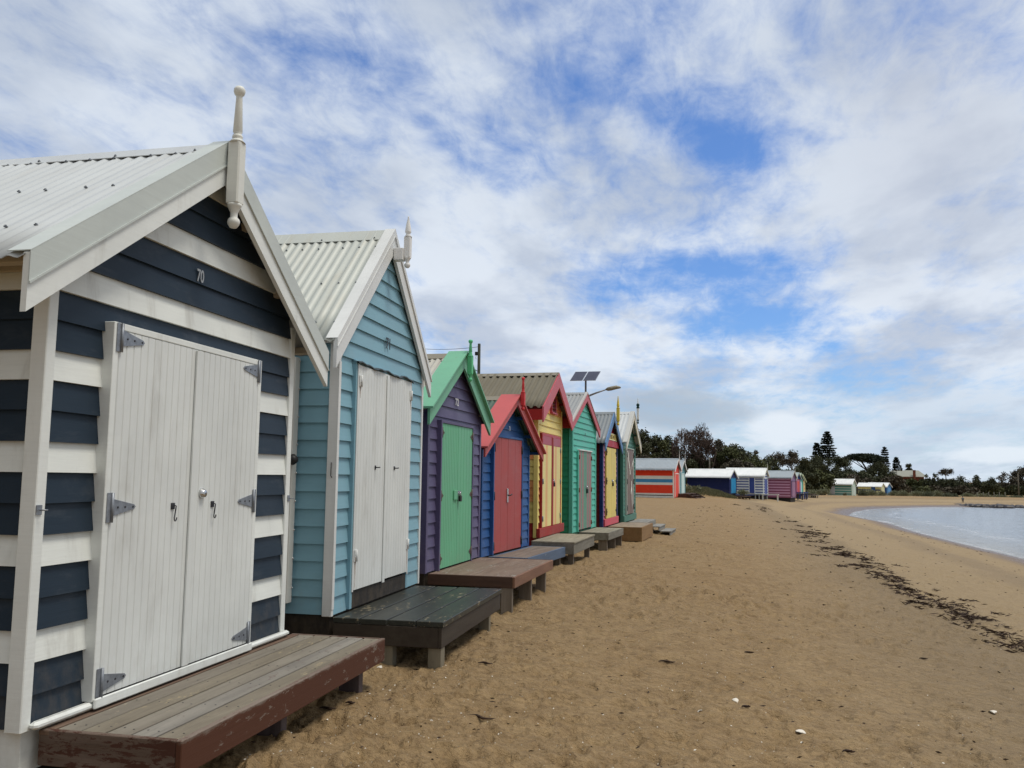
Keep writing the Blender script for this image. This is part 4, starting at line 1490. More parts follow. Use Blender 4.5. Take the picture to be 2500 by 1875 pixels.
c = b.mix(b.mapr(gr, 0.60, 0.72, 0, 0.6), c, (0.52, 0.43, 0.30))
# small scattered dark debris far out
deb = b.noise(b.mapping(o, scale=(1, 1, 1)), 11.0, 3, 0.6)
c = b.mix(b.mapr(deb, 0.66, 0.70, 0, 0.6), c, (0.11, 0.066, 0.034))
sh_ = b.noise(b.mapping(o, scale=(1, 1, 1), loc=(5, 3, 1)), 55.0, 2, 0.5)
c = b.mix(b.m('MULTIPLY', b.mapr(sh_, 0.72, 0.74, 0, 0.9), b.mapr(big, 0.40, 0.55)), c, (0.66, 0.58, 0.45))
c = b.mix(b.mapr(dS, 9.6, 12.5, 0.0, 1.0), b.mix(0.55, c, (0.385, 0.300, 0.185)), c)
# damp band beside the wrack line, wet sand at the water
dn = b.m('ADD', dS, b.m('MULTIPLY', b.m('SUBTRACT', big, 0.5), 2.2))
dampb = b.m('MULTIPLY', b.mapr(dn, 8.9, 9.6, 0, 1, True), b.mapr(dn, 9.9, 12.2, 1, 0, True))
c = b.mix(b.m('MULTIPLY', dampb, 0.42), c, (0.17, 0.125, 0.075))
dampc = b.m('MULTIPLY', b.mapr(dn, 4.0, 4.8, 0, 1, True), b.mapr(dn, 5.2, 6.6, 1, 0, True))
c = b.mix(b.m('MULTIPLY', dampc, 0.35), c, (0.19, 0.145, 0.10))
wet = b.mapr(dn, 0.6, 3.0, 1.0, 0.0, True)
c = b.mix(wet, c, (0.155, 0.105, 0.075))
b.put(p.inputs['Base Color'], c)
b.put(p.inputs['Roughness'], b.mapr(wet, 0, 1, 0.92, 0.30))
p.inputs['Specular IOR Level'].default_value = 0.25
bump(b, p, b.m('ADD', b.m('ADD', b.m('MULTIPLY', med, 1.0), b.m('MULTIPLY', fine, 0.22)), b.m('MULTIPLY', b.noise(b.mapping(o, scale=(1.0, 1.5, 1)), 11.0, 5, 0.66, 0.5), 0.95)), 1.0, 0.075)
SAND = m
gnd = np_mesh('beach_sand', np.stack([X, Y, Zg], -1), Fc, [SAND], smooth=True)
a = gnd.data.attributes.new('shore', 'FLOAT', 'POINT')
a.data.foreach_set('value', D.astype(np.float32))
tag(gnd, kind='structure')

# ------------------------------------------------------------------ sea
azw = np.arange(-6, 60, 0.35)
rw = np.concatenate([np.geomspace(14, 200, 150), np.geomspace(205, 4000, 30)])
X, Y, Fc = polar(azw, rw)
D = -shore_d(X, Y)
m, b, p = new_mat('sea_water')
tc = b.n('ShaderNodeTexCoord')
o = tc.outputs['Object']
dS = b.n('ShaderNodeAttribute', attribute_name='shore').outputs['Fac']
w1 = b.noise(b.mapping(o, scale=(0.55, 0.30, 1), rot=(0, 0, 0.3)), 1.1, 5, 0.6, 0.6)
w2 = b.noise(b.mapping(o, scale=(2.0, 1.3, 1), rot=(0, 0, -0.2)), 1.6, 4, 0.6, 0.3)
fo = b.noise(b.mapping(o, scale=(0.5, 0.12, 1), rot=(0, 0, 0.05)), 1.3, 6, 0.7, 0.8)
wig = b.m('ADD', dS, b.m('MULTIPLY', b.m('SUBTRACT', fo, 0.5), 3.2))
f1 = b.m('MULTIPLY', b.mapr(wig, 0.0, 0.12, 0, 1), b.mapr(wig, 0.12, 0.7, 1, 0))
f2 = b.m('MULTIPLY', b.mapr(wig, 3.4, 3.9, 0, 1), b.mapr(wig, 3.9, 4.7, 1, 0))
foam = b.m('ADD', b.m('MULTIPLY', f1, 0.6), b.m('MULTIPLY', f2, 0.30), clamp=True)
foam = b.m('MULTIPLY', foam, b.mapr(b.noise(o, 0.45, 3, 0.6), 0.42, 0.62))
deep = b.mapr(dS, 0.0, 6.0, 0, 1)
c = b.mix(deep, (0.27, 0.255, 0.22), (0.25, 0.29, 0.335))
c = b.mix(b.mapr(w1, 0.50, 0.72, 0, 0.55), c, (0.11, 0.145, 0.17))
c = b.mix(b.m('MULTIPLY', foam, 0.8), c, (0.75, 0.77, 0.80))
b.put(p.inputs['Base Color'], c)
b.put(p.inputs['Roughness'], b.mapr(foam, 0, 1, 0.16, 0.7))
p.inputs['IOR'].default_value = 1.333
bump(b, p, b.m('ADD', b.m('MULTIPLY', w1, 1.0), b.m('MULTIPLY', w2, 0.45)), 1.0, 0.24)
sea = np_mesh('sea_water', np.stack([X, Y, np.full_like(X, WATER_Z)], -1), Fc, [m], smooth=True)
a = sea.data.attributes.new('shore', 'FLOAT', 'POINT')
a.data.foreach_set('value', D.astype(np.float32))
tag(sea, kind='structure')


# ------------------------------------------------------------------ scattering helpers
def cards(name, C, size, mats, aspect=0.5, up=0.0, parent=None, midx=None, seed=1, axis=None, bend=0.0):
    """many small leaf shaped quads at centres C (N,3)"""
    r = np.random.RandomState(seed)
    C = np.asarray(C, dtype=np.float64)
    n = len(C)
    if axis is None:
        a = r.normal(size=(n, 3))
        a[:, 2] += up
    else:
        a = np.asarray(axis) + r.normal(size=(n, 3)) * 0.25
    a /= np.linalg.norm(a, axis=1)[:, None]
    q = r.normal(size=(n, 3))
    bb = np.cross(a, q)
    bb /= np.linalg.norm(bb, axis=1)[:, None]
    s = (np.asarray(size) * r.uniform(0.6, 1.4, n))[:, None]
    a = a * s
    bb = bb * s * aspect
    v = np.stack([C - a, C - a * 0.1 + bb, C + a, C - a * 0.1 - bb], 1).reshape(-1, 3)
    f = np.arange(4 * n).reshape(-1, 4)
    return np_mesh(name, v, f, mats, parent, midx=midx)


def leafmat(name, c1, c2, c3=None, scale=0.5, rough=0.7):
    m, b, p = new_mat(name)
    tc = b.n('ShaderNodeTexCoord')
    o = tc.outputs['Object']
    n1 = b.noise(o, scale, 4, 0.6)
    n2 = b.noise(o, scale * 9, 3, 0.6)
    c = b.mix(b.mapr(n1, 0.38, 0.62), c1, c2)
    c = b.mix(b.mapr(n2, 0.45, 0.7, 0, 0.8), c, c3 or tuple(v * 1.6 for v in c2))
    b.put(p.inputs['Base Color'], c)
    p.inputs['Roughness'].default_value = rough
    p.inputs['Specular IOR Level'].default_value = 0.2
    return m


BARK = plain('bark', (0.075, 0.060, 0.048), 0.85, 0, 0.35, 5, 0.4)
BARKL = plain('pale_bark', (0.15, 0.125, 0.105), 0.85, 0, 0.35, 5, 0.4)
LF = {'dark': leafmat('dark_foliage', (0.040, 0.048, 0.025), (0.066, 0.074, 0.038), (0.11, 0.112, 0.062)),
      'green': leafmat('green_foliage', (0.056, 0.068, 0.028), (0.094, 0.104, 0.042), (0.14, 0.142, 0.066)),
      'brown': leafmat('brownish_foliage', (0.058, 0.052, 0.035), (0.092, 0.080, 0.058), (0.14, 0.118, 0.088)),
      'pine': leafmat('pine_foliage', (0.014, 0.022, 0.014), (0.022, 0.032, 0.018), (0.040, 0.050, 0.028)),
      'salt': leafmat('saltbush_foliage', (0.17, 0.185, 0.11), (0.24, 0.25, 0.16), (0.31, 0.32, 0.22), 1.5),
      'saltd': leafmat('dark_saltbush_foliage', (0.10, 0.12, 0.075), (0.15, 0.165, 0.11), (0.20, 0.22, 0.15), 1.5)}


def limbs(mb, base, top_pts, r0, m, seed, wob=0.25):
    r = random.Random(seed)
    for tp in top_pts:
        pts = []
        n = 5
        for i in range(n + 1):
            t = i / n
            w = wob * sin(t * pi)
            pts.append((base[0] + (tp[0] - base[0]) * t ** 1.4 + r.uniform(-w, w), base[1] + (tp[1] - base[1]) * t ** 1.4 + r.uniform(-w, w), base[2] + (tp[2] - base[2]) * t ** 0.85))
        mb.tube(pts, [r0 * (1 - 0.8 * i / n) for i in range(n + 1)], m, 6)


def tree(px, top, wpx, D, kind, label, group='scrubby coastal trees behind the beach', name='coastal_tree', bottom=None, dens=1.0, leaf=0.22, seed=0, trunk_h=0.25, flat=0.5, bark=None, cat='tree', lobes=13):
    """broad tree: top of its crown is seen at px, top; wpx its crown width in photo pixels"""
    r = np.random.RandomState(seed + int(px))
    x, y, zt = at(px, top, D)
    gz = float(ground_z(x, y)) - 0.2
    if bottom is not None:
        zb = at(px, bottom, D)[2]
    else:
        zb = gz + 0.2
    W = wpx * D / F_PX
    root = empty(name, (x, y, gz), 0, label, cat, group)
    H = zt - gz
    hb = zb - gz
    ch = H - hb                     # crown height
    pts = []
    cents = []
    for i in range(lobes):
        an = r.uniform(0, 2 * pi)
        rr = W / 2 * math.sqrt(r.uniform(0, 1)) * 0.72
        hh = hb + ch * r.uniform(0.25, 0.80) * (1 - 0.35 * (rr / (W / 2)) ** 2)
        cents.append((rr * cos(an), rr * sin(an), hh))
    cents.append((0, 0, H - ch * 0.24))
    leaf = leaf * 0.8
    n = int(W * max(ch, 2) * 85 * dens / (leaf / 0.22) ** 1.6)
    per = max(30, n // len(cents))
    for (cx, cy, cz) in cents:
        lr = W * r.uniform(0.14, 0.24)
        lh = min(lr * (1 - flat * 0.5), ch * 0.42)
        lh = min(lh, H - cz + 0.1)
        d = r.normal(size=(per, 3))
        d /= np.linalg.norm(d, axis=1)[:, None]
        rad = r.uniform(0.45, 1.08, per) ** 0.6
        q = d * rad[:, None] * np.array([lr, lr, lh]) + np.array([cx, cy, cz])
        # clumps: pull points toward sub clusters for an uneven edge
        sub = q[r.randint(0, per, max(4, per // 14))]
        q = 0.55 * q + 0.45 * sub[r.randint(0, len(sub), per)] + r.normal(size=(per, 3)) * leaf * 0.7
        pts.append(q)
    P = np.concatenate(pts)
    q99 = np.percentile(P[:, 2], 98.5)
    P[:, 2] = hb + (P[:, 2] - hb) * (H - hb) / (q99 - hb)
    cr = cards('crown', P, leaf, [LF[kind]], 0.55, parent=root, seed=seed)
    mb = MB()
    mb_b = bark or BARK
    tr = max(0.10, W * 0.028)
    mb.tube([(0, 0, -0.1), (0.03 * W, 0.02 * W, max(hb, H * trunk_h) * 0.6), (0.0, 0, max(hb, H * trunk_h))], [tr * 1.3, tr, tr * 0.8], mb_b, 8)
    limbs(mb, (0, 0, max(hb, H * trunk_h) * 0.9), [tuple(c) for c in cents[:9]], tr * 0.6, mb_b, seed)
    mb.build('trunk', root)
    return root


def norfolk(px, top, wpx, D, bottom, label, seed=0, dens=1.0, open_=0.0):
    r = random.Random(seed)
    x, y, zt = at(px, top, D)
    gz = float(ground_z(x, y)) - 0.2
    zb = at(px, bottom, D)[2]
    H, hb = zt - gz, zb - gz
    W = wpx * D / F_PX
    root = empty('norfolk_pine', (x, y, gz), 0, label, 'tree', 'norfolk pines above the coastal scrub')
    mb = MB()
    mb.tube([(0, 0, -0.1), (0, 0, H * 0.5), (0, 0, H * 0.98)], [W * 0.045, W * 0.03, 0.03], BARK, 8)
    C, A = [], []
    nl = int(13 * dens)
    for i in range(nl):
        t = (i + 0.5) / nl
        z = hb + (H - hb) * t
        L = W / 2 * (1 - t) ** 0.72 * (1.0 if t < 0.93 else 0.7) + W * 0.07
        if open_ and t > 0.72:
            L *= 1.2
        nb = 6
        a0 = r.uniform(0, 6.28)
        for k in range(nb):
            an = a0 + 2 * pi * k / nb + r.uniform(-0.15, 0.15)
            Lk = L * r.uniform(0.75, 1.08)
            lift = 0.12 if t > 0.5 else -0.04
            pts = [(0, 0, z), (cos(an) * Lk * 0.5, sin(an) * Lk * 0.5, z + lift * Lk * 0.4), (cos(an) * Lk, sin(an) * Lk, z + lift * Lk + 0.05 * Lk)]
            mb.tube(pts, [0.07, 0.04, 0.02], BARK, 4)
            n = int(50 * (1 - open_ * 0.4)) 
            for q in range(n):
                u = r.uniform(0.2 + open_ * 0.35, 1.05)
                sp = 0.10 * Lk + 0.06 * W * (1 - abs(u - 0.6))
                C.append((cos(an) * Lk * u + r.gauss(0, sp * 0.5), sin(an) * Lk * u + r.gauss(0, sp * 0.5), z + lift * Lk * u + r.gauss(0, 0.07 + 0.01 * W)))
                A.append((cos(an), sin(an), r.uniform(-0.1, 0.5)))
    for q in range(60):
        C.append((r.gauss(0, W * 0.04), r.gauss(0, W * 0.04), H - abs(r.gauss(0, H * 0.03))))
        A.append((0, 0, 1))
    mb.build('trunk', root)
    cards('crown', C, 0.26 * (D / 230), [LF['pine']], 0.45, parent=root, axis=A, seed=seed)
    return root


# ---- skyline trees, left to right
tree(1570, 1058, 90, 128, 'dark', 'dark bushy tree rising right beside the white roof of the last near hut', seed=1, leaf=0.2)
tree(1600, 1068, 46, 134, 'brown', 'thin feathery tree between the dark bushy tree and the big bare tree', seed=2, dens=0.35, leaf=0.17, bark=BARKL)
tree(1632, 1072, 74, 130, 'dark', 'low dark tree touching the left side of the big bare tree', seed=3)
tree(1754, 1080, 86, 126, 'brown', 'brown green tree touching the right side of the big bare tree', seed=4, leaf=0.2)
tree(1792, 1090, 90, 140, 'dark', 'dark tree with sky gaps right of the big bare tree', seed=5, leaf=0.2, dens=0.8)
tree(1824, 1108, 72, 150, 'dark', 'low dark tree above the striped hut roof', seed=6)
tree(1846, 1102, 34, 152, 'brown', 'thin airy tree with see through twigs above the blue striped hut', seed=7, dens=0.35, leaf=0.17, bark=BARKL)
tree(1874, 1120, 84, 155, 'dark', 'low dark tree above the right end of the blue striped hut roof', seed=8)
tree(1900, 1108, 64, 165, 'brown', 'left one of two rounded brownish trees above the pink striped hut', seed=9, bottom=1142, dens=0.9)
tree(1932, 1103, 56, 165, 'brown', 'right one of two rounded brownish trees above the pink striped hut', seed=10, bottom=1144, dens=0.8, bark=BARKL)
tree(1966, 1123, 84, 190, 'dark', 'flat topped dark tree between the brownish trees and the norfolk pines', seed=11)
tree(1998, 1118, 80, 228, 'dark', 'dark mound of a tree below the smaller norfolk pine', seed=12)
tree(2044, 1118, 74, 228, 'dark', 'dark tree at the foot of the tallest norfolk pine', seed=13)
norfolk(2019, 1054, 44, 240, 1124, 'tallest norfolk pine on the skyline with tiered branches', seed=3, dens=1.0)
norfolk(1994, 1082, 28, 242, 1126, 'smaller norfolk pine touching the left side of the tallest one', seed=5, dens=0.75, open_=0.3)
norfolk(2159, 1092, 22, 250, 1140, 'slim norfolk pine with an open crown right of the umbrella shaped pine', seed=8, dens=0.75, open_=0.8)
norfolk(2188, 1117, 20, 250, 1149, 'small cone shaped pine between the slim norfolk pine and the house roof', seed=9, dens=0.6, open_=0.7)
# umbrella pine: wide flat dome on bare leaning trunks
for (px, top, wp, bot, sd) in ((2107, 1108, 100, 1134, 21),):
    x, y, zt = at(px, top, 238)
    gz = float(ground_z(x, y)) - 0.2
    W = wp * 238 / F_PX
    H = zt - gz
    root = empty('umbrella_pine', (x, y, gz), 0, 'wide umbrella shaped pine with a flat dark dome on bare trunks', 'tree')
    r = np.random.RandomState(sd)
    P = []
    for i in range(46):
        an, q = r.uniform(0, 6.28), math.sqrt(r.uniform(0, 1))
        cx, cy = W / 2 * q * cos(an) * 0.92, W / 2 * q * sin(an) * 0.7
        cz = H - 0.35 - (q ** 2.2) * 1.6
        d = r.normal(size=(260, 3))
        P.append(d * np.array([0.62, 0.62, 0.26]) + np.array([cx, cy, cz]))
    P = np.concatenate(P)
    P[:, 2] = np.minimum(P[:, 2], H)
    cards('crown', P, 0.24, [LF['pine']], 0.5, parent=root, seed=4)
    mb = MB()
    for k in range(7):
        an = random.uniform(0, 6.28)
        q = random.uniform(0.2, 0.8) * W / 2
        mb.tube([(1.2 + k * 0.15, 0, 0), (1.2 + k * 0.2 + 0.3 * q * cos(an), 0.3 * q * sin(an), H * 0.55), (q * cos(an), 0.7 * q * sin(an), H - 1.4)], [0.22, 0.17, 0.08], BARK, 6)
    mb.build('trunk', root)
tree(2221, 1134, 24, 330, 'dark', 'small round dark tree behind the roof and chimney of the house', seed=14, leaf=0.3)
tree(2308, 1145, 42, 240, 'brown', 'lone rounded tree with bare pale limbs under its crown right of the house', seed=15, bottom=1160, dens=0.9, leaf=0.24, bark=BARKL, trunk_h=0.8)
tree(2262, 1160, 26, 215, 'dark', 'sparse small tree at the right end of the house roof', seed=16, dens=0.5)
tree(2283, 1158, 26, 214, 'dark', 'spiky small tree between the house and the lone rounded tree', seed=17, dens=0.6)
tree(2452, 1156, 56, 215, 'brown', 'bare brown tree near the right edge next to the tall pole', seed=18, dens=0.6, bark=BARKL)
tree(2480, 1152, 66, 218, 'brown', 'taller brown tree behind the tall pole at the right edge', seed=19, dens=0.6, bark=BARKL)
tree(2508, 1143, 80, 218, 'brown', 'tallest brown tree cut off by the right edge', seed=20, dens=0.7, bark=BARKL)

tree(1585, 1078, 74, 131, 'brown', 'mid height brown green tree in front of the dark bushy tree at the left', seed=61, leaf=0.2)
tree(1618, 1082, 80, 127, 'green', 'greener tree filling the gap left of the big bare tree', seed=62, leaf=0.2)
tree(1775, 1096, 80, 124, 'green', 'greener tree right of the big bare tree above the navy far hut', seed=63, leaf=0.2)
tree(1842, 1116, 90, 140, 'green', 'low green tree above the blue striped hut roof', seed=64)

# ---- the big bare tree
x, y, zt = at(1692, 1041, 122)
gz = float(ground_z(x, y)) - 0.2
root = empty('bare_tree', (x, y, gz), 0, 'large leafless tree with a round crown of fine reddish twigs against the sky', 'tree')
mb = MB()
TW = plain('reddish_twigs', (0.085, 0.058, 0.047), 0.85, 0, 0.3, 4)
rr = random.Random(5)
Hh = zt - gz
Wd = 106 * 122 / F_PX / 2
segs = []


def grow(p, d, ln, rad, lvl):
    n = mathutils.Vector(p) + d * ln
    segs.append((tuple(p), tuple(n), rad, rad * 0.72))
    if lvl == 0:
        return
    for k in range(2 if lvl > 5 else rr.choice((2, 2, 3))):
        q = mathutils.Vector((rr.gauss(0, 1), rr.gauss(0, 1), rr.gauss(0, 0.8)))
        nd = (d + q * (0.34 if lvl > 4 else 0.46) + mathutils.Vector((0, 0, 0.10))).normalized()
        grow(tuple(n), nd, ln * rr.uniform(0.70, 0.92), rad * 0.66, lvl - 1)


for k in range(11):
    an = 2 * pi * k / 11
    grow((0, 0, Hh * 0.12), mathutils.Vector((cos(an) * rr.uniform(0.3, 0.95), sin(an) * rr.uniform(0.2, 0.9), 1.0)).normalized(), Hh * 0.155, 0.17, 8)
VV, FF = [], []
for (p0, p1, r0, r1) in segs:
    q = [p0, p1]
    # keep inside a dome
    ok = True
    for s_ in q:
        if (s_[0] / (Wd * 1.05)) ** 2 + (s_[1] / (Wd * 1.05)) ** 2 + ((s_[2] - Hh * 0.42) / (Hh * 0.585)) ** 2 > 1.0 and s_[2] > Hh * 0.3:
            ok = False
    if not ok:
        continue
    v0, v1 = mathutils.Vector(p0), mathutils.Vector(p1)
    t = (v1 - v0).normalized()
    a_ = t.cross(mathutils.Vector((0.3, 0.5, 0.8))).normalized()
    b_ = t.cross(a_)
    i0 = len(VV)
    for (c_, rad) in ((v0, max(r0, 0.026)), (v1, max(r1, 0.020))):
        for kk in range(3):
            an = 2 * pi * kk / 3
            VV.append(tuple(c_ + (a_ * cos(an) + b_ * sin(an)) * rad))
    for kk in range(3):
        k2 = (kk + 1) % 3
        FF.append((i0 + kk, i0 + k2, i0 + 3 + k2, i0 + 3 + kk))
VV = np.array(VV)
VV[:, 2] *= Hh / np.percentile(VV[:, 2], 99.7)
up_ = VV[:, 2] > Hh * 0.3
sc_ = Wd / np.percentile(np.hypot(VV[up_, 0], VV[up_, 1]), 97)
VV[:, :2] *= (1 + (sc_ - 1) * np.clip(VV[:, 2] / (Hh * 0.3), 0, 1))[:, None]
np_mesh('crown', VV, FF, [TW], root)
mb.tube([(0, 0, -0.1), (0, 0, Hh * 0.14)], [0.42, 0.34], BARK, 8)
mb.build('trunk', root)
tree(1690, 1100, 90, 125, 'brown', 'brownish undergrowth tree filling the lower half of the bare crown', seed=31, dens=0.6, leaf=0.2)

# ---- filler scrub in front of the skyline trees: individual dense bushes
rr = random.Random(3)
rn = np.random.RandomState(33)
SC, SM = [], []
for (x0, x1, t0, t1, D0, kinds) in ((1560, 1700, 1086, 1098, 116, (0, 2)), (1700, 1860, 1108, 1120, 122, (2, 0, 1)), (1860, 2010, 1130, 1140, 152, (0, 1)),
                                    (2010, 2180, 1131, 1148, 218, (0, 1, 2)), (2180, 2330, 1167, 1171, 225, (0, 1)), (2330, 2520, 1170, 1176, 225, (1, 0, 2)),
                                    (1990, 2200, 1158, 1170, 208, (2, 0)), (2200, 2520, 1182, 1190, 208, (1, 0, 2)), (1560, 1640, 1130, 1140, 98, (0, 1)),
                                    (1700, 1800, 1140, 1150, 112, (0, 2)), (1940, 2010, 1165, 1170, 150, (0,))):
    x = x0
    while x < x1:
        wp = rr.uniform(34, 60)
        Dk = D0 + rr.uniform(-4, 6)
        cx, cy, zt = at(x, rr.uniform(t0, t1), Dk)
        gz = float(ground_z(cx, cy)) - 0.2
        W, Hs = wp * 1.35 * Dk / F_PX, zt - gz
        kd = rr.choice(kinds)
        leaf = 0.16 * Dk / 150
        for q in range(9):
            an, q2 = rr.uniform(0, 6.28), math.sqrt(rr.random())
            lr = W * rr.uniform(0.15, 0.26)
            c_ = np.array([cx + W / 2 * 0.75 * q2 * cos(an), cy + W / 2 * 0.75 * q2 * sin(an), gz + Hs * rr.uniform(0.15, 0.86) * (1 - 0.3 * q2 * q2)])
            n = int(lr * Hs * 150 * (0.16 / leaf) ** 1.2) + 40
            d = rn.normal(size=(n, 3))
            d /= np.linalg.norm(d, axis=1)[:, None]
            pt = d * (rn.uniform(0.4, 1.05, n) ** 0.6)[:, None] * np.array([lr, lr, lr * 0.75]) + c_
            sub = pt[rn.randint(0, n, max(4, n // 16))]
            pt = 0.6 * pt + 0.4 * sub[rn.randint(0, len(sub), n)] + rn.normal(size=(n, 3)) * leaf * 0.7
            pt[:, 2] = np.clip(pt[:, 2], gz, zt)
            SC.append(pt)
            SM.append(np.full(n, kd))
        x += wp * 0.62
SC, SM = np.concatenate(SC), np.concatenate(SM)
sz_ = 0.20 * np.hypot(SC[:, 0], SC[:, 1]) / 150
scb = cards('coastal_scrub', SC, sz_, [LF['dark'], LF['green'], LF['brown']], 0.55, seed=77, midx=SM)
tag(scb, 'dense dark mass of coastal scrub filling the ground between the huts and the skyline trees', 'scrub', kind='stuff')
tree(2072, 1146, 70, 222, 'dark', 'rounded dark tree under the left half of the umbrella shaped pine', seed=51)
tree(2148, 1131, 64, 232, 'dark', 'tall dark tree mound left of the house roof', seed=52)
tree(2166, 1144, 50, 234, 'dark', 'dark sloping tree covering the left end of the house roof', seed=53)
tree(2345, 1166, 60, 210, 'dark', 'flat dark tree top right of the lone rounded tree', seed=54)
tree(2384, 1164, 60, 212, 'dark', 'flat dark tree top in the middle of the right hand scrub', seed=55)
tree(2420, 1169, 50, 208, 'dark', 'low dark tree top left of the brown trees at the right edge', seed=56)


# ---- low shrubs on the dune edge
def shrub(px, base, wpx, hpx, D, kind, label, seed, group='grey green shrubs on the dune edge', leaf=0.10):
    x, y, z0 = at(px, base, D)
    gz = float(ground_z(x, y))
    r = np.random.RandomState(seed)
    W, Hs = 1.25 * wpx * D / F_PX, 1.15 * hpx * D / F_PX
    o = empty('dune_shrub', (x, y, z0), 0, label, 'shrub', group)
    n = int(W * Hs * 430) + 120
    d = r.normal(size=(n, 3))
    d /= np.linalg.norm(d, axis=1)[:, None]
    d[:, 2] = np.abs(d[:, 2])
    q = d * (r.uniform(0.3, 1.0, n) ** 0.5)[:, None] * np.array([W / 2, W / 2 * 0.8, Hs])
    sub = q[r.randint(0, n, max(5, n // 22))]
    q = 0.5 * q + 0.5 * sub[r.randint(0, len(sub), n)] + r.normal(size=(n, 3)) * 0.09
    q[:, 2] = np.maximum(q[:, 2], -0.1)
    cards('foliage', q, leaf, [LF[kind]], 0.4, up=1.2, parent=o, seed=seed)
    mb = MB()
    for k in range(5):
        an = k * 1.3
        mb.tube([(0, 0, -0.3), (W * 0.15 * cos(an), W * 0.12 * sin(an), Hs * 0.35), (W * 0.3 * cos(an), W * 0.25 * sin(an), Hs * 0.7)], [0.03, 0.02, 0.01], BARKL, 5)
    mb.build('stem', o)
    return o


for i, (px, base, wp, hp, D_, kd, lb) in enumerate([
        (2062, 1210, 8, 6, 150, 'saltd', 'tiny round dark shrub in front of the white and teal hut'),
        (2107, 1216, 26, 22, 152, 'saltd', 'dark shrub right beside the white and teal hut'),
        (2127, 1210, 34, 14, 160, 'salt', 'grey green shrub in front of the cream and blue hut'),
        (2150, 1212, 30, 13, 166, 'salt', 'grey green shrub between the cream hut and the small blue hut'),
        (2182, 1212, 30, 14, 170, 'salt', 'grey green shrub just right of the small blue hut'),
        (2205, 1215, 34, 18, 168, 'salt', 'taller grey green shrub further right of the small blue hut'),
        (2240, 1212, 40, 14, 172, 'salt', 'wide low shrub below the house'),
        (2266, 1216, 34, 18, 168, 'saltd', 'darker shrub below the right end of the house'),
        (2290, 1215, 34, 17, 172, 'salt', 'grey green shrub below the lone rounded tree'),
        (2312, 1219, 28, 17, 168, 'saltd', 'dark shrub left of the small person'),
        (2331, 1219, 22, 14, 170, 'saltd', 'small dark shrub touching the left side of the small person'),
        (2362, 1215, 34, 11, 178, 'salt', 'low shrub right of the small person'),
        (2398, 1215, 44, 10, 182, 'salt', 'low shrub in front of the left fence posts'),
        (2440, 1217, 44, 9, 182, 'salt', 'low shrub in front of the right fence posts'),
        (2482, 1218, 44, 9, 182, 'saltd', 'low dark shrub at the foot of the tall pole'),
        (2010, 1207, 34, 14, 140, 'salt', 'grey green shrub left of the white and teal hut, nearer one'),
        (1985, 1207, 30, 12, 142, 'salt', 'grey green shrub right behind the end of the second hut row'),
        (1984, 1210, 22, 10, 128, 'salt', 'pale dry shrub behind the grey bench table'),
        (1815, 1206, 30, 9, 98, 'salt', 'low shrub in front of the blue striped hut wall'),
        (1683, 1200, 14, 14, 88, 'salt', 'small spiky plant on top of the grassy mound beside the teal hut'),
        (1705, 1199, 12, 12, 90, 'salt', 'second spiky plant on the grassy mound left of the navy far hut')]):
    shrub(px, base, wp, hp, D_, kd, lb, 200 + i)

# ---- grassy mound left of the far navy hut
x0, y0, z0 = at(1725, 1216, 92)
r = np.random.RandomState(4)
vs, fs = [], []
N = 40
for i in range(N + 1):
    for j in range(N + 1):
        u, v = i / N * 2 - 1, j / N * 2 - 1
        xx, yy = x0 + u * 3.4 + 0.15, y0 + v * 4.5
        hgt = max(0.0, (1 - u * u) ** 0.8 * (1 - v * v)) * (0.92 - 0.50 * u)
        zz = float(ground_z(xx, yy)) - 0.08 + hgt * 0.95 + 0.05 * sin(xx * 5) * hgt
        vs.append((xx, yy, zz))
for i in range(N):
    for j in range(N):
        a = i * (N + 1) + j
        fs.append((a, a + N + 1, a + N + 2, a + 1))
dm = np_mesh('sand_dune', vs, fs, [SAND], smooth=True)
aa = dm.data.attributes.new('shore', 'FLOAT', 'POINT')
aa.data.foreach_set('value', np.full(len(vs), 20.0, dtype=np.float32))
tag(dm, kind='structure')
V = np.array(vs)
idx = r.randint(0, len(V), 26000)
C = V[idx] + r.normal(size=(len(idx), 3)) * np.array([0.09, 0.11, 0.02])
keep = (V[idx][:, 2] - ground_z(V[idx][:, 0], V[idx][:, 1])) > 0.10
C = C[keep]
C[:, 2] += 0.08
gr_ = cards('dune_grass', C, 0.14, [leafmat('dune_grass_blades', (0.10, 0.105, 0.050), (0.15, 0.145, 0.075), (0.22, 0.20, 0.12), 1.2)], 0.10, seed=5, axis=np.tile([0.25, 0, 1.0], (len(C), 1)))
tag(gr_, 'grey green grass covering the low mound left of the far navy hut', 'grass', kind='stuff')


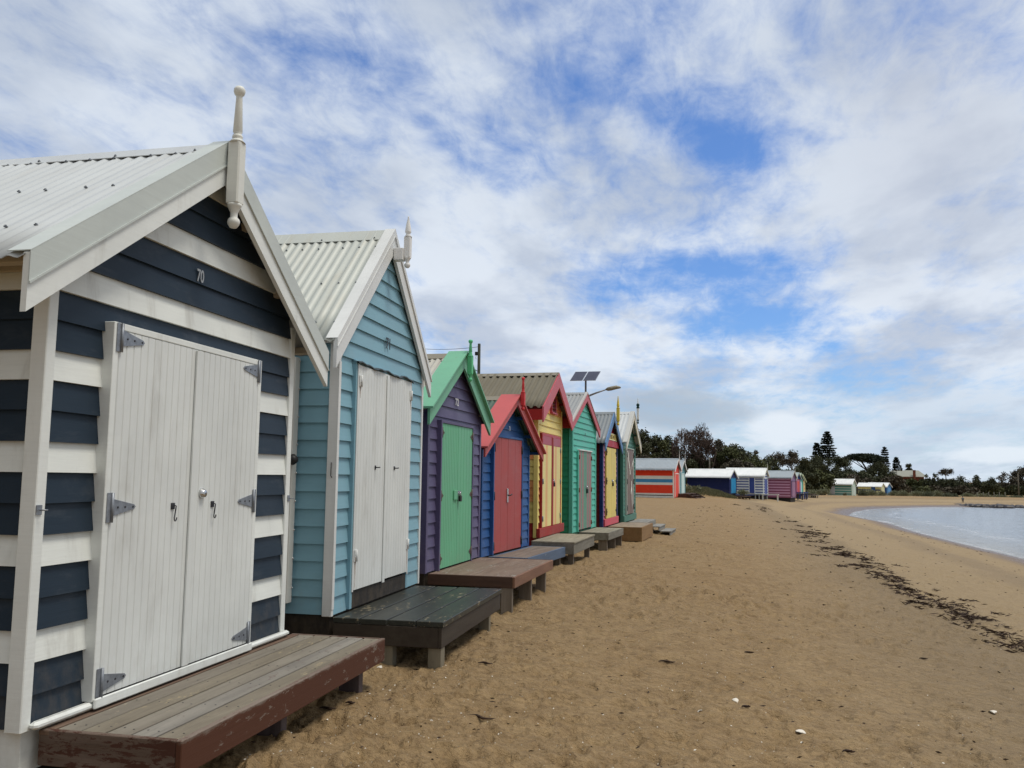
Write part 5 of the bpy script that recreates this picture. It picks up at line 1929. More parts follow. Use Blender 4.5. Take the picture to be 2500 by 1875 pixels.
# ------------------------------------------------------------------ far huts
def far_hut(ridge, D, yaw, w, L, H, he, zb, sidef, frontf, roofm, label, door=None, fin=None, postm=None, step=0.13, over=0.18, eo=0.25, side_door=None, name='bathing_hut', base=0.2, group='distant bathing huts further along the beach', rafters=False):
    P = mathutils.Vector(at(ridge[0], ridge[1], D))
    a = radians(yaw)
    t = mathutils.Vector((-sin(a), cos(a), 0))
    n = mathutils.Vector((cos(a), sin(a), 0))
    o = P - t * (w / 2) - n * over
    root = empty(name, (o.x, o.y, zb), a, label, 'beach hut', group)
    half = w / 2 + eo
    sl = (H - he) / half
    zl = lambda u: H - 0.05 - sl * abs(u - w / 2)
    mb = MB()
    cl = 0.03
    mb.poly_x([(cl, 0), (w - cl, 0), (w - cl, zl(w - cl) - 0.02), (w / 2, zl(w / 2) - 0.02), (cl, zl(cl) - 0.02)], -L, -0.04, DARKGAP)
    clad(mb, lambda u, v, z: (v, u, z), lambda z: max(0.0, w / 2 - (H - 0.07 - z) / sl), lambda z: min(w, w / 2 + (H - 0.07 - z) / sl), 0.0, H - 0.08, step, lambda i, z: frontf(z), seed=int(D))
    clad(mb, lambda u, v, z: (u, -v, z), lambda z: -L, lambda z: 0.0, 0.0, zl(0), step, lambda i, z: sidef(z), seed=int(D) + 1)
    clad(mb, lambda u, v, z: (u, w + v, z), lambda z: -L, lambda z: 0.0, 0.0, zl(w), step, lambda i, z: sidef(z), seed=int(D) + 2)
    mb.box(-L - 0.001, -L + 0.02, 0.02, w - 0.02, 0, zl(0) - 0.03, sidef(0.5))
    mb.box(-L + 0.1, -0.1, 0.1, w - 0.1, -0.8, 0.0, DARKGAP)
    mb.build('wall', root)
    if postm:
        for ya in (-0.012, w - 0.07):
            mb = MB()
            mb.bbox(-0.08, 0.012, ya, ya + 0.082, 0, zl(0) - 0.01, postm, 0.004)
            mb.build('corner_post', root)
    rt_ = lambda y: H - sl * abs(y - w / 2)
    for s in (-1, 1):
        ye = w / 2 + s * half
        corrugated(root, 'roof', roofm, w / 2, H, ye, rt_(ye), -L - 0.25, over, 0.10, 0.016, s)
    mb = MB()
    for s in (-1, 1):
        y1 = w / 2 + s * 0.12
        pp = [[(x, w / 2, H + 0.022), (x, y1, rt_(y1) + 0.022), (x, y1, rt_(y1) + 0.016), (x, w / 2, H + 0.016)] for x in (-L - 0.26, over + 0.01)]
        mb.hexa(pp[0] + pp[1], roofm)
    mb.build('ridge_cap', root)
    bm_ = fin or roofm
    for s in (-1, 1):
        ye = w / 2 + s * half
        mb = MB()
        mb.poly_x([(w / 2, H + 0.01), (ye, rt_(ye) + 0.01), (ye, rt_(ye) - 0.15), (w / 2, H - 0.15)], over - 0.03, over + 0.004, bm_)
        mb.build('barge_board', root)
    if fin:
        finial(root, 'finial', (over + 0.06, w / 2, H - 0.35), 1.05, [fin], 'spike', 0.05, (0.08, 0.45))
    if rafters:
        for q in range(10):
            mb = MB()
            xx = -0.15 - q * 0.42
            mb.bbox(xx - 0.03, xx + 0.03, -0.16, -0.01, zl(0) - 0.13, zl(0) - 0.03, WHITE, 0.003)
            mb.build('rafter_end', root)
    if door:
        dm_, fm_, d0, d1, z1 = door
        for (ya, yb) in ((d0, (d0 + d1) / 2 - 0.01), ((d0 + d1) / 2 + 0.01, d1)):
            door_leaf(root, ya, yb, 0.12, z1, 0.0, dm_, 0.12)
        mb = MB()
        mb.bbox(-0.02, 0.05, d0 - 0.06, d0 - 0.002, 0.08, z1 + 0.06, fm_, 0.003)
        mb.bbox(-0.02, 0.05, d1 + 0.002, d1 + 0.06, 0.08, z1 + 0.06, fm_, 0.003)
        mb.bbox(-0.02, 0.05, d0 - 0.002, d1 + 0.002, z1 + 0.004, z1 + 0.06, fm_, 0.003)
        mb.build('door_frame', root)
    if side_door:
        dm_, fm_, a0, a1, zt_ = side_door
        mb = MB()
        mb.bbox(a0, a1, -0.04, 0.01, 0.25, zt_, dm_, 0.004)
        mb.build('side_door', root)
        mb = MB()
        mb.bbox(a0 - 0.08, a0 - 0.001, -0.05, 0.01, 0.2, zt_ + 0.08, fm_, 0.004)
        mb.bbox(a1 + 0.001, a1 + 0.08, -0.05, 0.01, 0.2, zt_ + 0.08, fm_, 0.004)
        mb.bbox(a0, a1, -0.05, 0.01, zt_ + 0.001, zt_ + 0.08, fm_, 0.004)
        mb.build('side_door_frame', root)
    return root


S = lambda r_, g_, b_: paint(alb(r_, g_, b_, 0.62), 0.5, 0.06)
OR_, FW_, FB_ = S(198, 58, 34), S(208, 200, 184), S(62, 122, 160)
FN_, FT_, LB_ = S(28, 36, 74), S(96, 136, 142), S(40, 120, 160)
SB_, SW_, PK1, PK2 = S(84, 94, 134), S(190, 194, 194), S(118, 66, 86), S(170, 128, 148)
GREYR = sheet_metal(alb(132, 140, 144, 0.72))
WHR = sheet_metal(alb(218, 222, 220, 0.82))


def orange_side(z):
    z += 0.0
    for lim, mm in ((0.20, FW_), (0.24, DARKGAP), (0.42, FW_), (1.03, OR_), (1.24, FW_), (1.50, FB_), (1.74, FW_), (9, OR_)):
        if z < lim:
            return mm


OFR = S(196, 70, 58)
FINW = S(200, 198, 188)
far_hut((1657, 1119.4), 70, -7.5, 2.3, 4.3, 3.13, 2.18, -0.03, orange_side, lambda z: OFR, GREYR, 'orange red far hut with white and blue bands and a long grey roof',
        door=(OFR, FW_, 0.5, 1.8, 1.9), fin=FINW, postm=FW_, step=0.065, rafters=True)
far_hut((1671, 1122.5), 75, -8.5, 2.3, 4.0, 3.10, 2.1, 0.0, lambda z: FT_, lambda z: FT_, GREYR, 'teal far hut with pale doors half hidden behind the orange red hut',
        door=(S(176, 196, 198), S(176, 196, 198), 0.6, 1.7, 1.9), fin=FINW)
far_hut((1793, 1147.5), 98, -19.6, 2.2, 5.0, 2.8, 1.80, -0.14, lambda z: FN_, lambda z: S(34, 44, 84), WHR, 'plain navy far hut with a white roof and bright blue doors beside the grassy mound',
        door=(LB_, S(60, 110, 140), 0.45, 1.85, 1.75), postm=S(34, 40, 80), eo=0.33)
far_hut((1872.6, 1144), 101, -14, 2.3, 4.3, 3.15, 2.15, -0.3, lambda z: (SW_ if int(z / 0.15) % 2 else SB_), lambda z: (SW_ if int(z / 0.15) % 2 else SB_), WHR, 'blue and white striped far hut with a blue side door and a white roof',
        door=(S(70, 84, 134), S(120, 128, 150), 0.6, 1.7, 1.85), fin=S(200, 196, 180), side_door=(S(52, 68, 124), SW_, -1.58, -1.02, 2.02), step=0.15, eo=0.30, postm=SW_)
far_hut((1940, 1149), 103, -17.7, 2.3, 4.3, 3.15, 2.25, -0.55, lambda z: (PK2 if int(z / 0.16) % 2 else PK1), lambda z: S(118, 92, 120), GREYR, 'pink and maroon striped far hut with a grey roof',
        door=(S(130, 96, 120), S(60, 50, 80), 0.4, 1.9, 1.9), fin=S(170, 166, 156), step=0.16, postm=PK1)
far_hut((1951, 1153.4), 113, -20, 2.2, 3.8, 2.85, 1.9, -0.35, lambda z: S(50, 70, 120), lambda z: (S(40, 66, 120) if z > 1.9 else S(160, 66, 70)), sheet_metal(alb(140, 152, 148, 0.72)), 'blue and red far hut just right of the pink striped hut',
        door=(S(178, 76, 70), S(150, 130, 170), 0.55, 1.65, 1.75), fin=None, postm=S(150, 140, 180))
far_hut((1957, 1154.3), 122, -22, 2.2, 3.8, 2.95, 1.9, -0.45, lambda z: S(60, 110, 110), lambda z: S(66, 140, 124), sheet_metal(alb(150, 160, 140, 0.72)), 'teal far hut squeezed between the blue and red hut and the patchwork hut',
        door=(S(150, 186, 190), S(90, 150, 120), 0.6, 1.6, 1.75), postm=S(110, 170, 150))
far_hut((1961, 1156.0), 131, -25, 2.2, 3.8, 2.95, 1.9, -0.60, lambda z: S(150, 150, 100), lambda z: [S(190, 160, 110), S(184, 120, 70), S(196, 186, 140)][int(z / 0.2) % 3], sheet_metal(alb(170, 176, 140, 0.72)), 'patchwork cream and orange far hut at the end of the second row',
        door=(S(196, 150, 100), S(170, 180, 130), 0.6, 1.6, 1.75), fin=None, postm=S(180, 186, 150))
TGW, TGT = S(168, 182, 170), S(72, 132, 124)
far_hut((2086.5, 1171.5), 156, -23.7, 2.3, 4.3, 3.0, 1.95, -1.15, lambda z: (TGT if int(z / 0.22) % 2 else TGW), lambda z: TGW, WHR, 'white and teal banded hut standing alone among shrubs',
        door=(S(170, 178, 170), TGW, 0.6, 1.7, 1.75), fin=S(200, 200, 196), side_door=(S(176, 176, 176), S(176, 176, 176), -3.75, -3.05, 1.9), step=0.22, postm=TGW, eo=0.3)
CRM = S(190, 186, 132)
far_hut((2157, 1179), 192, -28, 2.3, 5.0, 2.75, 1.85, -1.62, lambda z: (S(44, 56, 92) if 1.05 < z < 1.35 else CRM), lambda z: S(186, 184, 150), WHR, 'small cream hut with a blue band and blue side door among shrubs',
        door=(S(186, 184, 150), S(186, 184, 150), 0.6, 1.7, 1.7), side_door=(S(40, 76, 130), S(40, 76, 130), -2.0, -1.3, 1.85), postm=None, eo=0.3, step=0.15)
far_hut((2172, 1180.4), 195, -33, 2.3, 4.5, 2.9, 1.9, -1.70, lambda z: S(44, 76, 124), lambda z: S(74, 120, 160), WHR, 'small plain blue hut with a white roof, farthest hut to the right',
        door=(S(84, 134, 176), S(60, 100, 150), 0.6, 1.7, 1.8), postm=S(50, 84, 140), eo=0.3)

# ---- decks, steps and benches of the far huts
DB = wood((0.065, 0.036, 0.026), (0.10, 0.060, 0.042), 'x', 0.7)


def far_bench(px, py, D, yaw, w, l, h, m, label, legs=3, name='bench', group=None, z=None):
    x, y, zz = at(px, py, D)
    root = empty(name, (x, y, zz), radians(yaw), label, 'deck', group)
    mb = MB()
    mb.bbox(0, w, 0, l, h - 0.06, h, m, 0.004)
    mb.build('decking', root)
    for i in range(legs):
        for yy in (0.1, l - 0.2):
            mb = MB()
            xx = 0.08 + (w - 0.26) * i / max(1, legs - 1)
            mb.bbox(xx, xx + 0.10, yy, yy + 0.10, -0.3, h - 0.061, m, 0.004)
            mb.build('leg', root)
    return root


x, y, z = at(1650, 1218, 70)
for q, dy in ((0, 0.1), (1, 2.9)):
    st = empty('timber_steps', (x + 0.15 + q * 0.25, y + dy, z), radians(-7.5), ('dark brown landing and steps in front of the orange red far hut', 'dark brown landing and steps in front of the teal far hut')[q], 'steps', 'dark brown timber steps of the far huts')
    mb = MB()
    mb.poly_x([(0, 0), (0, 0)], 0, 0, DB) if False else None
    mb.bbox(0.0, 0.75, 0.0, 1.9, 0.36, 0.42, DB, 0.004)
    mb.build('landing', st)
    for yy in (0.0, 1.86):
        mb = MB()
        mb.hexa([(0.0, yy, -0.02), (1.5, yy, -0.10), (1.5, yy + 0.05, -0.10), (0.0, yy + 0.05, -0.02), (0.0, yy, 0.355), (0.76, yy, 0.355), (0.76, yy + 0.05, 0.355), (0.0, yy + 0.05, 0.355)], DB)
        mb.hexa([(0.75, yy, 0.0), (1.5, yy, -0.12), (1.5, yy + 0.05, -0.12), (0.75, yy + 0.05, 0.0), (0.75, yy, 0.42), (1.5, yy, 0.08), (1.5, yy + 0.05, 0.08), (0.75, yy + 0.05, 0.42)], DB)
        mb.build('stringer', st)
    for i in range(2):
        mb = MB()
        mb.bbox(0.80 + i * 0.34, 1.10 + i * 0.34, 0.055, 1.855, 0.22 - i * 0.16, 0.26 - i * 0.16, DB, 0.003)
        mb.build('tread', st)
far_bench(1785, 1219, 96, -19.6, 1.5, 2.2, 0.36, DB, 'dark low bench deck in front of the navy far hut', 4)
far_bench(1841, 1214.5, 100, -14, 1.1, 2.4, 0.40, S(150, 154, 150), 'pale grey deck in front of the blue striped far hut', 3)
t = far_bench(1858, 1217, 98, -14, 1.9, 0.5, 0.50, S(176, 176, 168), 'white rail bench beside the deck of the blue striped far hut', 2)
far_bench(1934, 1214, 106, -17.7, 1.3, 2.2, 0.45, S(44, 46, 60), 'dark deck in front of the pink striped far hut', 3)
t = far_bench(1944, 1212, 112, -17.7, 1.1, 1.8, 0.55, S(28, 52, 110), 'blue box deck in front of the blue and red far hut', 4)
far_bench(1955, 1213, 120, -22, 1.6, 2.0, 0.40, DB, 'brown deck in front of the teal far hut of the second row', 3)
far_bench(1972, 1219, 118, -22, 1.05, 1.5, 0.55, S(92, 84, 72), 'grey wooden bench table at the end of the second row of huts', 4)
far_bench(2083, 1214, 155, -23.7, 1.0, 2.0, 0.25, S(130, 132, 124), 'pale low deck in front of the white and teal hut', 2)
far_bench(2163, 1214, 194, -33, 0.9, 1.8, 0.22, S(140, 40, 36), 'red doorstep in front of the small blue hut', 2)

# ------------------------------------------------------------------ poles, wire, solar light
POLEM = wood((0.07, 0.075, 0.055), (0.12, 0.125, 0.095), 'z', 0.85)
x, y, zt = at(1170, 839, 30)
pole = empty('utility_pole', (x, y, 0), 0, 'dark weathered timber pole carrying a wire behind the green and red gables', 'pole')
mb = MB()
mb.tube([(0, 0, -0.5), (0, 0, zt - 0.02), (0, 0, zt)], [0.075, 0.050, 0.046], POLEM, 12)
mb.build('shaft', pole)
mb = MB()
mb.bbox(-0.14, -0.055, -0.04, 0.04, zt - 0.40, zt - 0.28, BLACK, 0.006)
mb.tube([(-0.10, 0, zt - 0.40), (-0.12, 0, zt - 0.50), (-0.08, 0, zt - 0.53)], 0.006, GALV, 6)
mb.build('insulator_box', pole)
mb = MB()
mb.lathe([(0.05, 0), (0.085, 0.01), (0.05, 0.03), (0.01, 0.035)], (-0.16, 0, zt - 0.92), DARKMETAL, 12)
mb.tube([(0, 0, zt - 0.95), (-0.16, 0, zt - 0.92)], 0.012, DARKMETAL, 6)
mb.build('bracket', pole)
wx, wy, wz = at(1166, 847, 30)
x2, y2, z2 = at(900, 829, 33)
mb = MB()
pts = []
for i in range(25):
    t = i / 24
    pts.append((wx + (x2 - wx) * t, wy + (y2 - wy) * t, wz + (z2 - wz) * t - 0.34 * 4 * t * (1 - t) * 0.6))
mb.tube(pts, 0.008, DARKMETAL, 6)
t = mb.build('overhead_wire')
tag(t, 'thin twisted wire running left from the timber pole', 'wire')

# solar powered street light
x, y, z = at(1430, 931, 45)
sol = empty('solar_street_light', (x, y, 0), radians(YAW), 'solar street light with two dark panels above the sea green hut roof', 'street light')
PST = plain('grey_post', (0.20, 0.20, 0.21), 0.5, 0.3)
mb = MB()
mb.tube([(0, 0, -0.3), (0, 0, z + 0.2)], [0.07, 0.05], PST, 10)
mb.build('post', sol)
PAN = plain('solar_cells', (0.055, 0.055, 0.085), 0.25, 0.1, 0.2, 2)
PFR = plain('panel_frame', (0.30, 0.31, 0.34), 0.4, 0.6)
aw = radians(-14)
wv = mathutils.Vector((cos(aw), sin(aw), 0))
lv = mathutils.Vector((-sin(aw) * 0.98, cos(aw), 0)).normalized() * 0.86 + mathutils.Vector((0.14, 0, 0.56))
c0 = mathutils.Vector((-0.02, 0, z + 0.28))
nv = wv.cross(lv).normalized()
for q in (-1, 1):
    a0, a1 = (-0.66, -0.02) if q < 0 else (0.02, 0.66)
    mb = MB()
    def slab(b0, b1, t0, t1, l0, l1, m_):
        vs = []
        for tt in (t0, t1):
            for (uu, vv) in ((b0, l0), (b1, l0), (b1, l1), (b0, l1)):
                vs.append(tuple(c0 + wv * uu + lv * vv + nv * tt))
        mb.hexa(vs, m_)
    slab(a0, a1, -0.02, 0.0, -0.5, 0.5, PFR)
    slab(a0 + 0.02, a1 - 0.02, 0.001, 0.006, -0.48, 0.48, PAN)
    mb.build('solar_panel', sol)
ax, ay, az = at(1441, 966, 45)
loc = lambda p_: tuple(mathutils.Matrix.Rotation(-radians(YAW), 3, 'Z') @ (mathutils.Vector(p_) - mathutils.Vector((x, y, 0))))
mb = MB()
pp = [(0, 0, loc(at(1425, 972, 45))[2])] + [loc(at(a_, b_, 45)) for a_, b_ in ((1441, 965), (1455, 959.5), (1480, 951))]
mb.tube(pp, [0.05, 0.05, 0.045, 0.03], PST, 8)
mb.build('lamp_arm', sol)
mb = MB()
LH = plain('lamp_housing', (0.22, 0.20, 0.15), 0.5, 0.2)
hp = [loc(at(a_, b_, 45)) for a_, b_ in ((1479, 951), (1484, 950), (1492, 948.5), (1505, 945.5), (1513, 946), (1516, 946.5))]
mb.tube(hp, [0.04, 0.10, 0.11, 0.10, 0.06, 0.02], LH, 10)
n0 = len(mb.v)
mb.build('lamp_head', sol)

# poles far behind
for (px, t_, b_, D_, r_, lb) in ((1732, 1117, 1150, 104, 0.09, 'pale timber pole standing behind the navy far hut'), (2485, 1156, 1213, 186, 0.14, 'tall timber pole near the right edge in front of the scrub')):
    x, y, zt = at(px, t_, D_)
    zb = at(px, b_, D_)[2] - 0.5
    e_ = empty('timber_pole', (x, y, zb), 0, lb, 'pole')
    mb = MB()
    mb.tube([(0, 0, 0), (0, 0, zt - zb)], [r_, r_ * 0.8], plain('pale_timber', (0.14, 0.125, 0.10), 0.85, 0, 0.3, 6), 8)
    mb.build('shaft', e_)
    mb = MB()
    mb.bbox(-0.10, 0.10, -0.10, -0.03, (zt - zb) * 0.86, (zt - zb) * 0.88, GALV, 0.003)
    mb.build('crossarm', e_)
# fence posts at the far right
FP = plain('pale_fence_timber', (0.15, 0.145, 0.12), 0.85, 0, 0.3, 6)
mb = MB()
mb.tube([(0, 0, -1.2), (0, 0, 0.9)], [0.085, 0.075], FP, 8)
proto = mb.build('fence_post')
for i, px in enumerate((2386, 2401, 2414, 2427, 2440, 2454)):
    x, y, z = at(px, 1212, 181)
    o = proto if i == 0 else proto.copy()
    if i:
        scene.collection.objects.link(o)
    o.location = (x, y, z)
    tag(o, 'pale timber fence post in the spaced row in front of the right hand scrub', 'fence post', 'fence posts in front of the right hand scrub')

# ------------------------------------------------------------------ house behind the scrub
x, y, zr_ = at(2216, 1148, 300)
hs = empty('brick_house', (x, y, -1), radians(-6), 'brick house with a pale hip roof and red chimney behind the scrub', 'house')
mb = MB()
BR = plain('red_brick', (0.17, 0.055, 0.035), 0.85, 0, 0.3, 3)
RFm = plain('pale_roof_tiles', (0.30, 0.31, 0.27), 0.8, 0, 0.12, 2)
zr_ = zr_ + 1
mb.box(-5.5, 5.0, 0, 7, 0, zr_ - 2.3, BR)
mb.build('wall', hs)
mb = MB()
mb.add([(-6.2, -0.6, zr_ - 2.15), (6.0, -0.6, zr_ - 2.15), (6.0, 7.6, zr_ - 2.15), (-6.2, 7.6, zr_ - 2.15), (-5.0, 3.5, zr_), (3.6, 3.5, zr_)],
       [(0, 1, 5, 4), (1, 2, 5), (2, 3, 4, 5), (3, 0, 4), (3, 2, 1, 0)], RFm)
mb.build('roof', hs)
mb = MB()
mb.box(-6.1, 5.9, -0.62, -0.50, zr_ - 2.32, zr_ - 2.16, plain('pale_gutter', (0.35, 0.33, 0.28), 0.6))
mb.build('gutter', hs)
mb = MB()
mb.bbox(1.6, 2.4, -0.9, 0.3, 0, zr_ - 0.1, BR, 0.02)
mb.bbox(1.55, 2.45, -0.95, 0.35, zr_ - 0.1, zr_ + 0.06, BR, 0.02)
mb.build('chimney', hs)
mb = MB()
for a_ in (-4.0, -1.2, 3.4):
    mb.box(a_, a_ + 1.2, -0.03, 0.02, zr_ - 4.2, zr_ - 2.9, BLACK)
mb.build('window', hs)

# ------------------------------------------------------------------ reef of dark rocks at the far waterline
r = np.random.RandomState(9)
mb = MB()
ROCK = plain('dark_wet_rock', (0.035, 0.030, 0.030), 0.5, 0, 0.4, 3, 0.3)
for i in range(330):
    px = r.uniform(2336, 2520)
    e = (px - 2336) / 110
    py = r.uniform(1233.5 + 0.4 * e, 1235.5 + min(e, 1) * 4.5)
    if px > 2450 and r.rand() < 0.6:
        continue
    v = pxdir(px, py)
    t_ = (WATER_Z + 0.04 - EYE) / v.z
    cx, cy = v.x * t_, v.y * t_
    a_, b_, c_ = r.uniform(0.3, 0.9), r.uniform(0.4, 1.2), r.uniform(0.18, 0.42)
    mb.lathe([(a_, -0.25), (a_ * 0.9, c_ * 0.4), (a_ * 0.55, c_ * 0.9), (a_ * 0.1, c_)], (cx, cy, WATER_Z), ROCK, 6, False)
t = mb.build('rock_reef')
tag(t, 'low reef of dark weedy rocks along the far waterline at the right edge', 'rocks', kind='stuff')

# ------------------------------------------------------------------ small person at the far shore
x, y, z = hit(2351, 1227.5)
mb = MB()
SK = plain('skin', (0.42, 0.27, 0.20), 0.6)


def skin_body(name, pts, edges, rad, m_, parent=None, sub=1):
    me = bpy.data.meshes.new(name)
    me.from_pydata(pts, edges, [])
    o = bpy.data.objects.new(name, me)
    scene.collection.objects.link(o)
    o.modifiers.new('skin', 'SKIN')
    if not me.skin_vertices:
        bpy.context.view_layer.objects.active = o
    sv = me.skin_vertices[0].data
    for i, q in enumerate(rad):
        sv[i].radius = (q, q) if not isinstance(q, tuple) else q
    sv[0].use_root = True
    sb = o.modifiers.new('sub', 'SUBSURF')
    sb.levels = sb.render_levels = sub
    dg = bpy.context.evaluated_depsgraph_get()
    me2 = bpy.data.meshes.new_from_object(o.evaluated_get(dg))
    bpy.data.objects.remove(o)
    me2.materials.clear()
    me2.materials.append(m_)
    for p_ in me2.polygons:
        p_.use_smooth = True
    o = bpy.data.objects.new(name, me2)
    scene.collection.objects.link(o)
    if parent:
        o.parent = parent
    return o


per = empty('person', (x, y, z), radians(-20), 'small person with dark hair and a blue top standing on the far beach', 'person')
P_ = [(0, 0, 0.46), (0, 0, 0.58), (0, 0.0, 0.70), (0, 0, 0.765), (0, 0.01, 0.82), (0, 0.01, 0.90),
      (-0.06, 0, 0.44), (-0.075, 0.01, 0.24), (-0.08, 0, 0.04), (-0.08, 0.07, 0.02),
      (0.06, 0, 0.44), (0.08, 0.03, 0.24), (0.085, 0.04, 0.04), (0.085, 0.11, 0.02),
      (-0.11, 0, 0.69), (-0.15, 0.02, 0.55), (-0.15, 0.07, 0.42), (-0.15, 0.08, 0.38),
      (0.11, 0, 0.69), (0.15, 0.03, 0.55), (0.14, 0.09, 0.43), (0.14, 0.10, 0.39)]
E_ = [(0, 1), (1, 2), (2, 3), (3, 4), (4, 5), (0, 6), (6, 7), (7, 8), (8, 9), (0, 10), (10, 11), (11, 12), (12, 13), (2, 14), (14, 15), (15, 16), (16, 17), (2, 18), (18, 19), (19, 20), (20, 21)]
R__ = [0.09, 0.085, 0.085, 0.035, 0.062, 0.058, 0.062, 0.042, 0.03, 0.022, 0.062, 0.042, 0.03, 0.022, 0.04, 0.030, 0.022, 0.018, 0.04, 0.030, 0.022, 0.018]
try:
    skin_body('body', P_, E_, R__, SK, per, 2)
    skin_body('shirt', [P_[0], P_[1], P_[2], P_[14], P_[15], P_[18], P_[19]], [(0, 1), (1, 2), (2, 3), (3, 4), (2, 5), (5, 6)], [0.105, 0.098, 0.096, 0.052, 0.042, 0.052, 0.042], plain('blue_cloth', (0.12, 0.19, 0.24), 0.8), per, 2)
    skin_body('trousers', [P_[0], P_[6], P_[7], (-0.08, 0, 0.07), P_[10], P_[11], (0.085, 0.04, 0.07)], [(0, 1), (1, 2), (2, 3), (0, 4), (4, 5), (5, 6)], [0.10, 0.075, 0.055, 0.045, 0.075, 0.055, 0.045], plain('grey_cloth', (0.16, 0.15, 0.15), 0.8), per, 2)
except Exception as ex:
    print('person skin failed', ex)
mb = MB()
mb.lathe([(0.045, -0.05), (0.072, -0.02), (0.076, 0.03), (0.055, 0.065), (0.01, 0.08)], (0, -0.005, 0.885), BLACK, 12)
mb.build('hair', per)

# ------------------------------------------------------------------ wrack line, shells, sticks
WR = [(1826, 1233), (1850, 1240), (1880, 1252), (1905, 1266), (1950, 1285), (1966, 1298), (1985, 1312), (2010, 1335), (2060, 1352), (2120, 1372), (2150, 1392), (2190, 1425),
      (2230, 1452), (2290, 1480), (2340, 1500), (2400, 1532), (2450, 1560), (2520, 1592)]
WP = [hit(*q) for q in WR]
r = np.random.RandomState(17)
V, Fq, C, A = [], [], [], []


def along(t):
    i = min(int(t), len(WP) - 2)
    f = t - i
    a_, b_ = WP[i], WP[i + 1]
    return (a_[0] + (b_[0] - a_[0]) * f, a_[1] + (b_[1] - a_[1]) * f)


clumps = []
tt = 0.0
for i in range(230):
    t = r.uniform(0, len(WP) - 1.001)
    x, y = along(t)
    dist = math.hypot(x, y)
    sp = 0.17 + 0.007 * dist
    clumps.append((x + r.normal() * sp, y + r.normal() * sp * 1.3, r.uniform(0.02, 0.13) * (0.8 + dist * 0.006), dist))
# heavier mats where the photograph has them
for (px, py, s_) in ((2180, 1432, 0.26), (2200, 1440, 0.30), (2230, 1460, 0.26), (2250, 1480, 0.25), (2330, 1500, 0.30), (2370, 1506, 0.28), (2395, 1512, 0.20), (2300, 1490, 0.2), (2160, 1408, 0.22),
                     (2190, 1412, 0.22), (2090, 1383, 0.22), (2060, 1383, 0.18), (2140, 1407, 0.20), (2000, 1338, 0.3), (1995, 1358, 0.2), (2080, 1382, 0.2), (2060, 1357, 0.16), (1970, 1303, 0.4), (1990, 1306, 0.35), (2450, 1555, 0.15), (2100, 1386, 0.2),
                     (1910, 1271, 0.3), (1900, 1276, 0.2), (1850, 1242, 0.3), (2480, 1580, 0.14), (2000, 1304, 0.2), (2020, 1306, 0.2)):
    x, y, z = hit(px, py)
    s_ = s_ * 0.45
    for q in range(2):
        clumps.append((x + r.normal() * s_ * 0.6, y + r.normal() * s_ * 0.6, s_ * 0.9, math.hypot(x, y)))
for (cx, cy, s_, dist) in clumps:
    if dist > 24 and r.rand() < min(0.6, (dist - 24) / 40):
        continue
    n = int(s_ * s_ * 2600 / (0.35 + dist / 14)) + 5
    ln = 0.035 + dist * 0.0016
    q = r.normal(size=(n, 2)) * s_ * np.array([1.1, 0.6])
    dq = shore_d(cx + q[:, 0], cy + q[:, 1])
    z = ground_z(cx + q[:, 0], cy + q[:, 1], dq) + trodden(cx + q[:, 0], cy + q[:, 1], dq) + r.uniform(0.0, 0.03, n)
    C.append(np.stack([cx + q[:, 0], cy + q[:, 1], z], -1))
    a_ = r.uniform(0, 6.283, n)
    A.append(np.stack([np.cos(a_) * 1.3, np.sin(a_), r.uniform(-0.2, 0.35, n)], -1) * 1.0)
C, A = np.concatenate(C), np.concatenate(A)
sz = 0.030 + np.hypot(C[:, 0], C[:, 1]) * 0.0016
WEED = leafmat('dried_seaweed', (0.030, 0.018, 0.013), (0.055, 0.032, 0.022), (0.085, 0.055, 0.036), 4.0, 0.75)
o = cards('seaweed_wrack', C, sz * 1.15, [WEED], 0.13, seed=8, axis=A)
tag(o, 'broken line of dark brown dried seaweed left by the tide along the beach', 'seaweed', kind='stuff')

# loose scraps of weed spread thinly over the sand
N = 2600
rad = 3.5 + 60 * r.uniform(0, 1, N) ** 1.7
an = np.radians(r.uniform(-48, 20, N))
x, y = rad * np.sin(an), rad * np.cos(an)
d_ = shore_d(x, y)
ok = (d_ > 1.0) & (x > -2.6)
x, y, rad = x[ok], y[ok], rad[ok]


def gsurf(x, y):
    d = shore_d(x, y)
    return ground_z(x, y, d) + trodden(x, y, d)


z = gsurf(x, y) + 0.004
a_ = r.uniform(0, 6.283, len(x))
o = cards('seaweed_scraps', np.stack([x, y, z], -1), 0.012 + rad * 0.0011, [WEED], 0.28, seed=9, axis=np.stack([np.cos(a_) * 2, np.sin(a_) * 2, r.uniform(-0.3, 0.3, len(x))], -1))
tag(o, 'thin scatter of small dark seaweed scraps over the trodden sand', 'seaweed', kind='stuff')
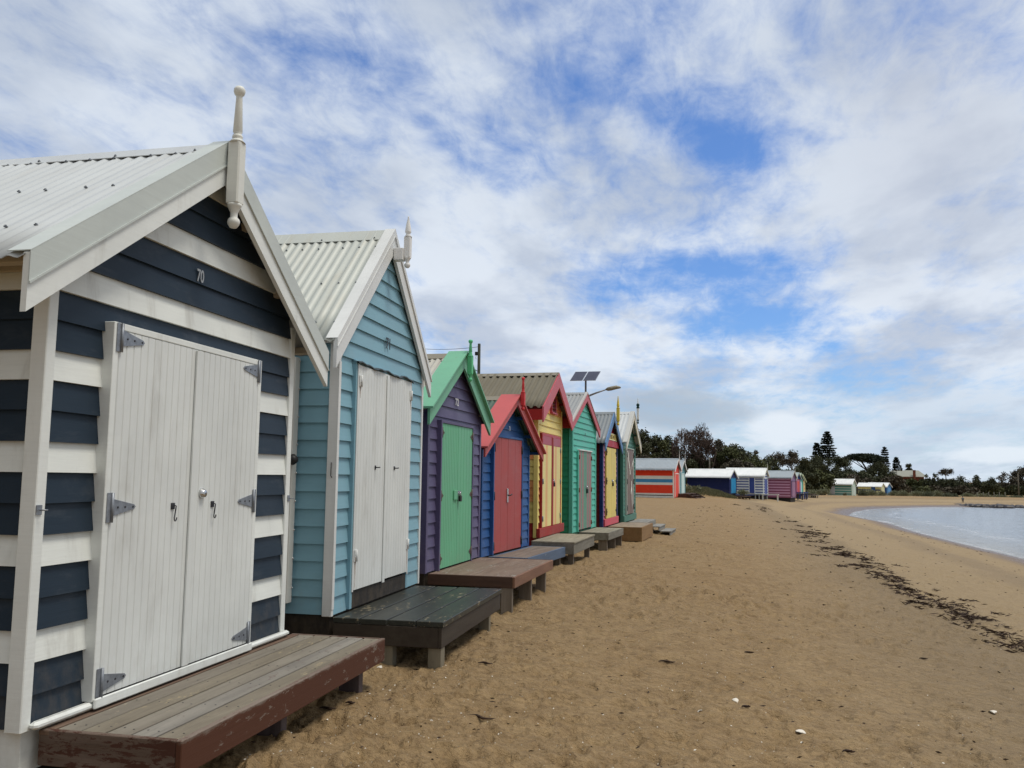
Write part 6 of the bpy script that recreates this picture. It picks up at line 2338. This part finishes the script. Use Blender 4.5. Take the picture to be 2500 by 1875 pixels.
# shell grit
N = 15000
rad = 3.2 + 22 * r.uniform(0, 1, N) ** 1.8
an = np.radians(r.uniform(-48, 20, N))
x, y = rad * np.sin(an), rad * np.cos(an)
dens = vnoise(x / 1.5 + 2, y / 1.5 + 6) + np.clip((-x) * 0.14, 0, 0.5) + np.clip((7 - rad) * 0.1, -0.3, 0.3)
ok = (x > -2.5) & (dens > r.uniform(0.35, 1.2, N))
x, y, rad = x[ok], y[ok], rad[ok]
z = gsurf(x, y) + 0.002
SHELLM = plain('bleached_shell', (0.72, 0.67, 0.58), 0.6, 0, 0.15, 20)
a_ = r.uniform(0, 6.283, len(x))
o = cards('shell_grit', np.stack([x, y, z], -1), 0.0035 + 0.0055 * r.uniform(0, 1, len(x)) ** 3 + rad * 0.00012, [SHELLM], 0.6, seed=10, axis=np.stack([np.cos(a_), np.sin(a_), r.uniform(-0.2, 0.6, len(x))], -1))
tag(o, 'fine grit of broken white shell scattered over the foreground sand', 'shell grit', kind='stuff')


def surf(px, py):
    """meshed surface point including the footprints, by ray casting on the sand"""
    v = pxdir(px, py)
    dg = bpy.context.evaluated_depsgraph_get()
    okh, loc_, nrm, _ = gnd.ray_cast(mathutils.Vector((0, 0, EYE)), v)
    return loc_ if okh else mathutils.Vector(hit(px, py))


bpy.context.view_layer.update()
shells = [(1795, 1709, 0.030, 'small pale shell left of the larger broken shell on the open sand'), (1957, 1789, 0.038, 'broken white shell half, larger of the shells in the lower middle of the sand'), (2419, 1742, 0.040, 'smooth white pebble like shell on the right hand foreground sand'),
          (1711, 1738, 0.022, 'tiny white shell sliver on the sand left of the small pale shell'), (1960, 1815, 0.018, 'tiny white shell chip right below the broken shell half'), (931, 1630, 0.028, 'white shell chip on the sand just right of the black green deck leg')]
for (px, py, s_, lb) in shells:
    p_ = surf(px, py)
    mb = MB()
    n = 12
    vs, fs = [], []
    for j in range(5):
        for i in range(n):
            an = pi * i / (n - 1)
            rr_ = s_ * (j / 4)
            vs.append((rr_ * cos(an) * 1.0, rr_ * sin(an) * 1.35, 0.45 * s_ * (1 - (j / 4) ** 2) + 0.002 * (i % 2)))
    for j in range(4):
        for i in range(n - 1):
            fs.append((j * n + i, j * n + i + 1, (j + 1) * n + i + 1, (j + 1) * n + i))
    k0 = len(vs)
    vs += [(a_, b_, c_ - 0.003) for (a_, b_, c_) in vs]
    fs += [tuple(reversed([q + k0 for q in f])) for f in fs]
    mb.add(vs, fs, SHELLM, True)
    o = mb.build('shell')
    o.location = (p_.x, p_.y, p_.z + 0.002)
    o.rotation_euler = (random.uniform(-0.3, 0.3), random.uniform(-0.3, 0.3), random.uniform(0, 6))
    tag(o, lb, 'shell', 'white shells lying on the foreground sand')
sticks = [(1172, 1755, 0.16, 'curved dark twig lying on the sand in the lower middle'), (1185, 1622, 0.10, 'small knot of dark weed right of the black green deck'), (800, 1733, 0.09, 'short dark driftwood stick under the front edge of the near deck'),
          (855, 1719, 0.05, 'rounded dark piece of weed near the far leg of the near deck'), (1628, 1618, 0.12, 'thin dark twig on the open sand left of centre'), (1830, 1595, 0.09, 'thin curled twig right of centre on the open sand'),
          (2072, 1838, 0.07, 'triangular dark seaweed piece low on the right hand sand'), (1822, 1728, 0.06, 'thin dark chip beside the small pale shell'), (2255, 1610, 0.07, 'dark arched weed piece on the right hand sand')]
for (px, py, s_, lb) in sticks:
    p_ = surf(px, py)
    mb = MB()
    q = []
    a0 = random.uniform(-0.5, 0.5)
    for i in range(7):
        t = i / 6 - 0.5
        q.append((t * 2 * s_ * 0.6, 0.18 * s_ * sin(i * 1.1 + a0), 0.010 + 0.10 * s_ * (0.25 - t * t)))
    mb.tube(q, [0.003, 0.006, 0.008, 0.009, 0.008, 0.006, 0.003], WEED, 6)
    mb.tube([q[3], (q[3][0] + 0.2 * s_, q[3][1] - 0.25 * s_, 0.02)], [0.005, 0.003], WEED, 5)
    o = mb.build('driftwood')
    o.location = p_
    o.rotation_euler = (0, 0, radians(YAW) + random.uniform(-0.4, 0.4))
    tag(o, lb, 'driftwood', 'dark twigs and weed pieces on the foreground sand')
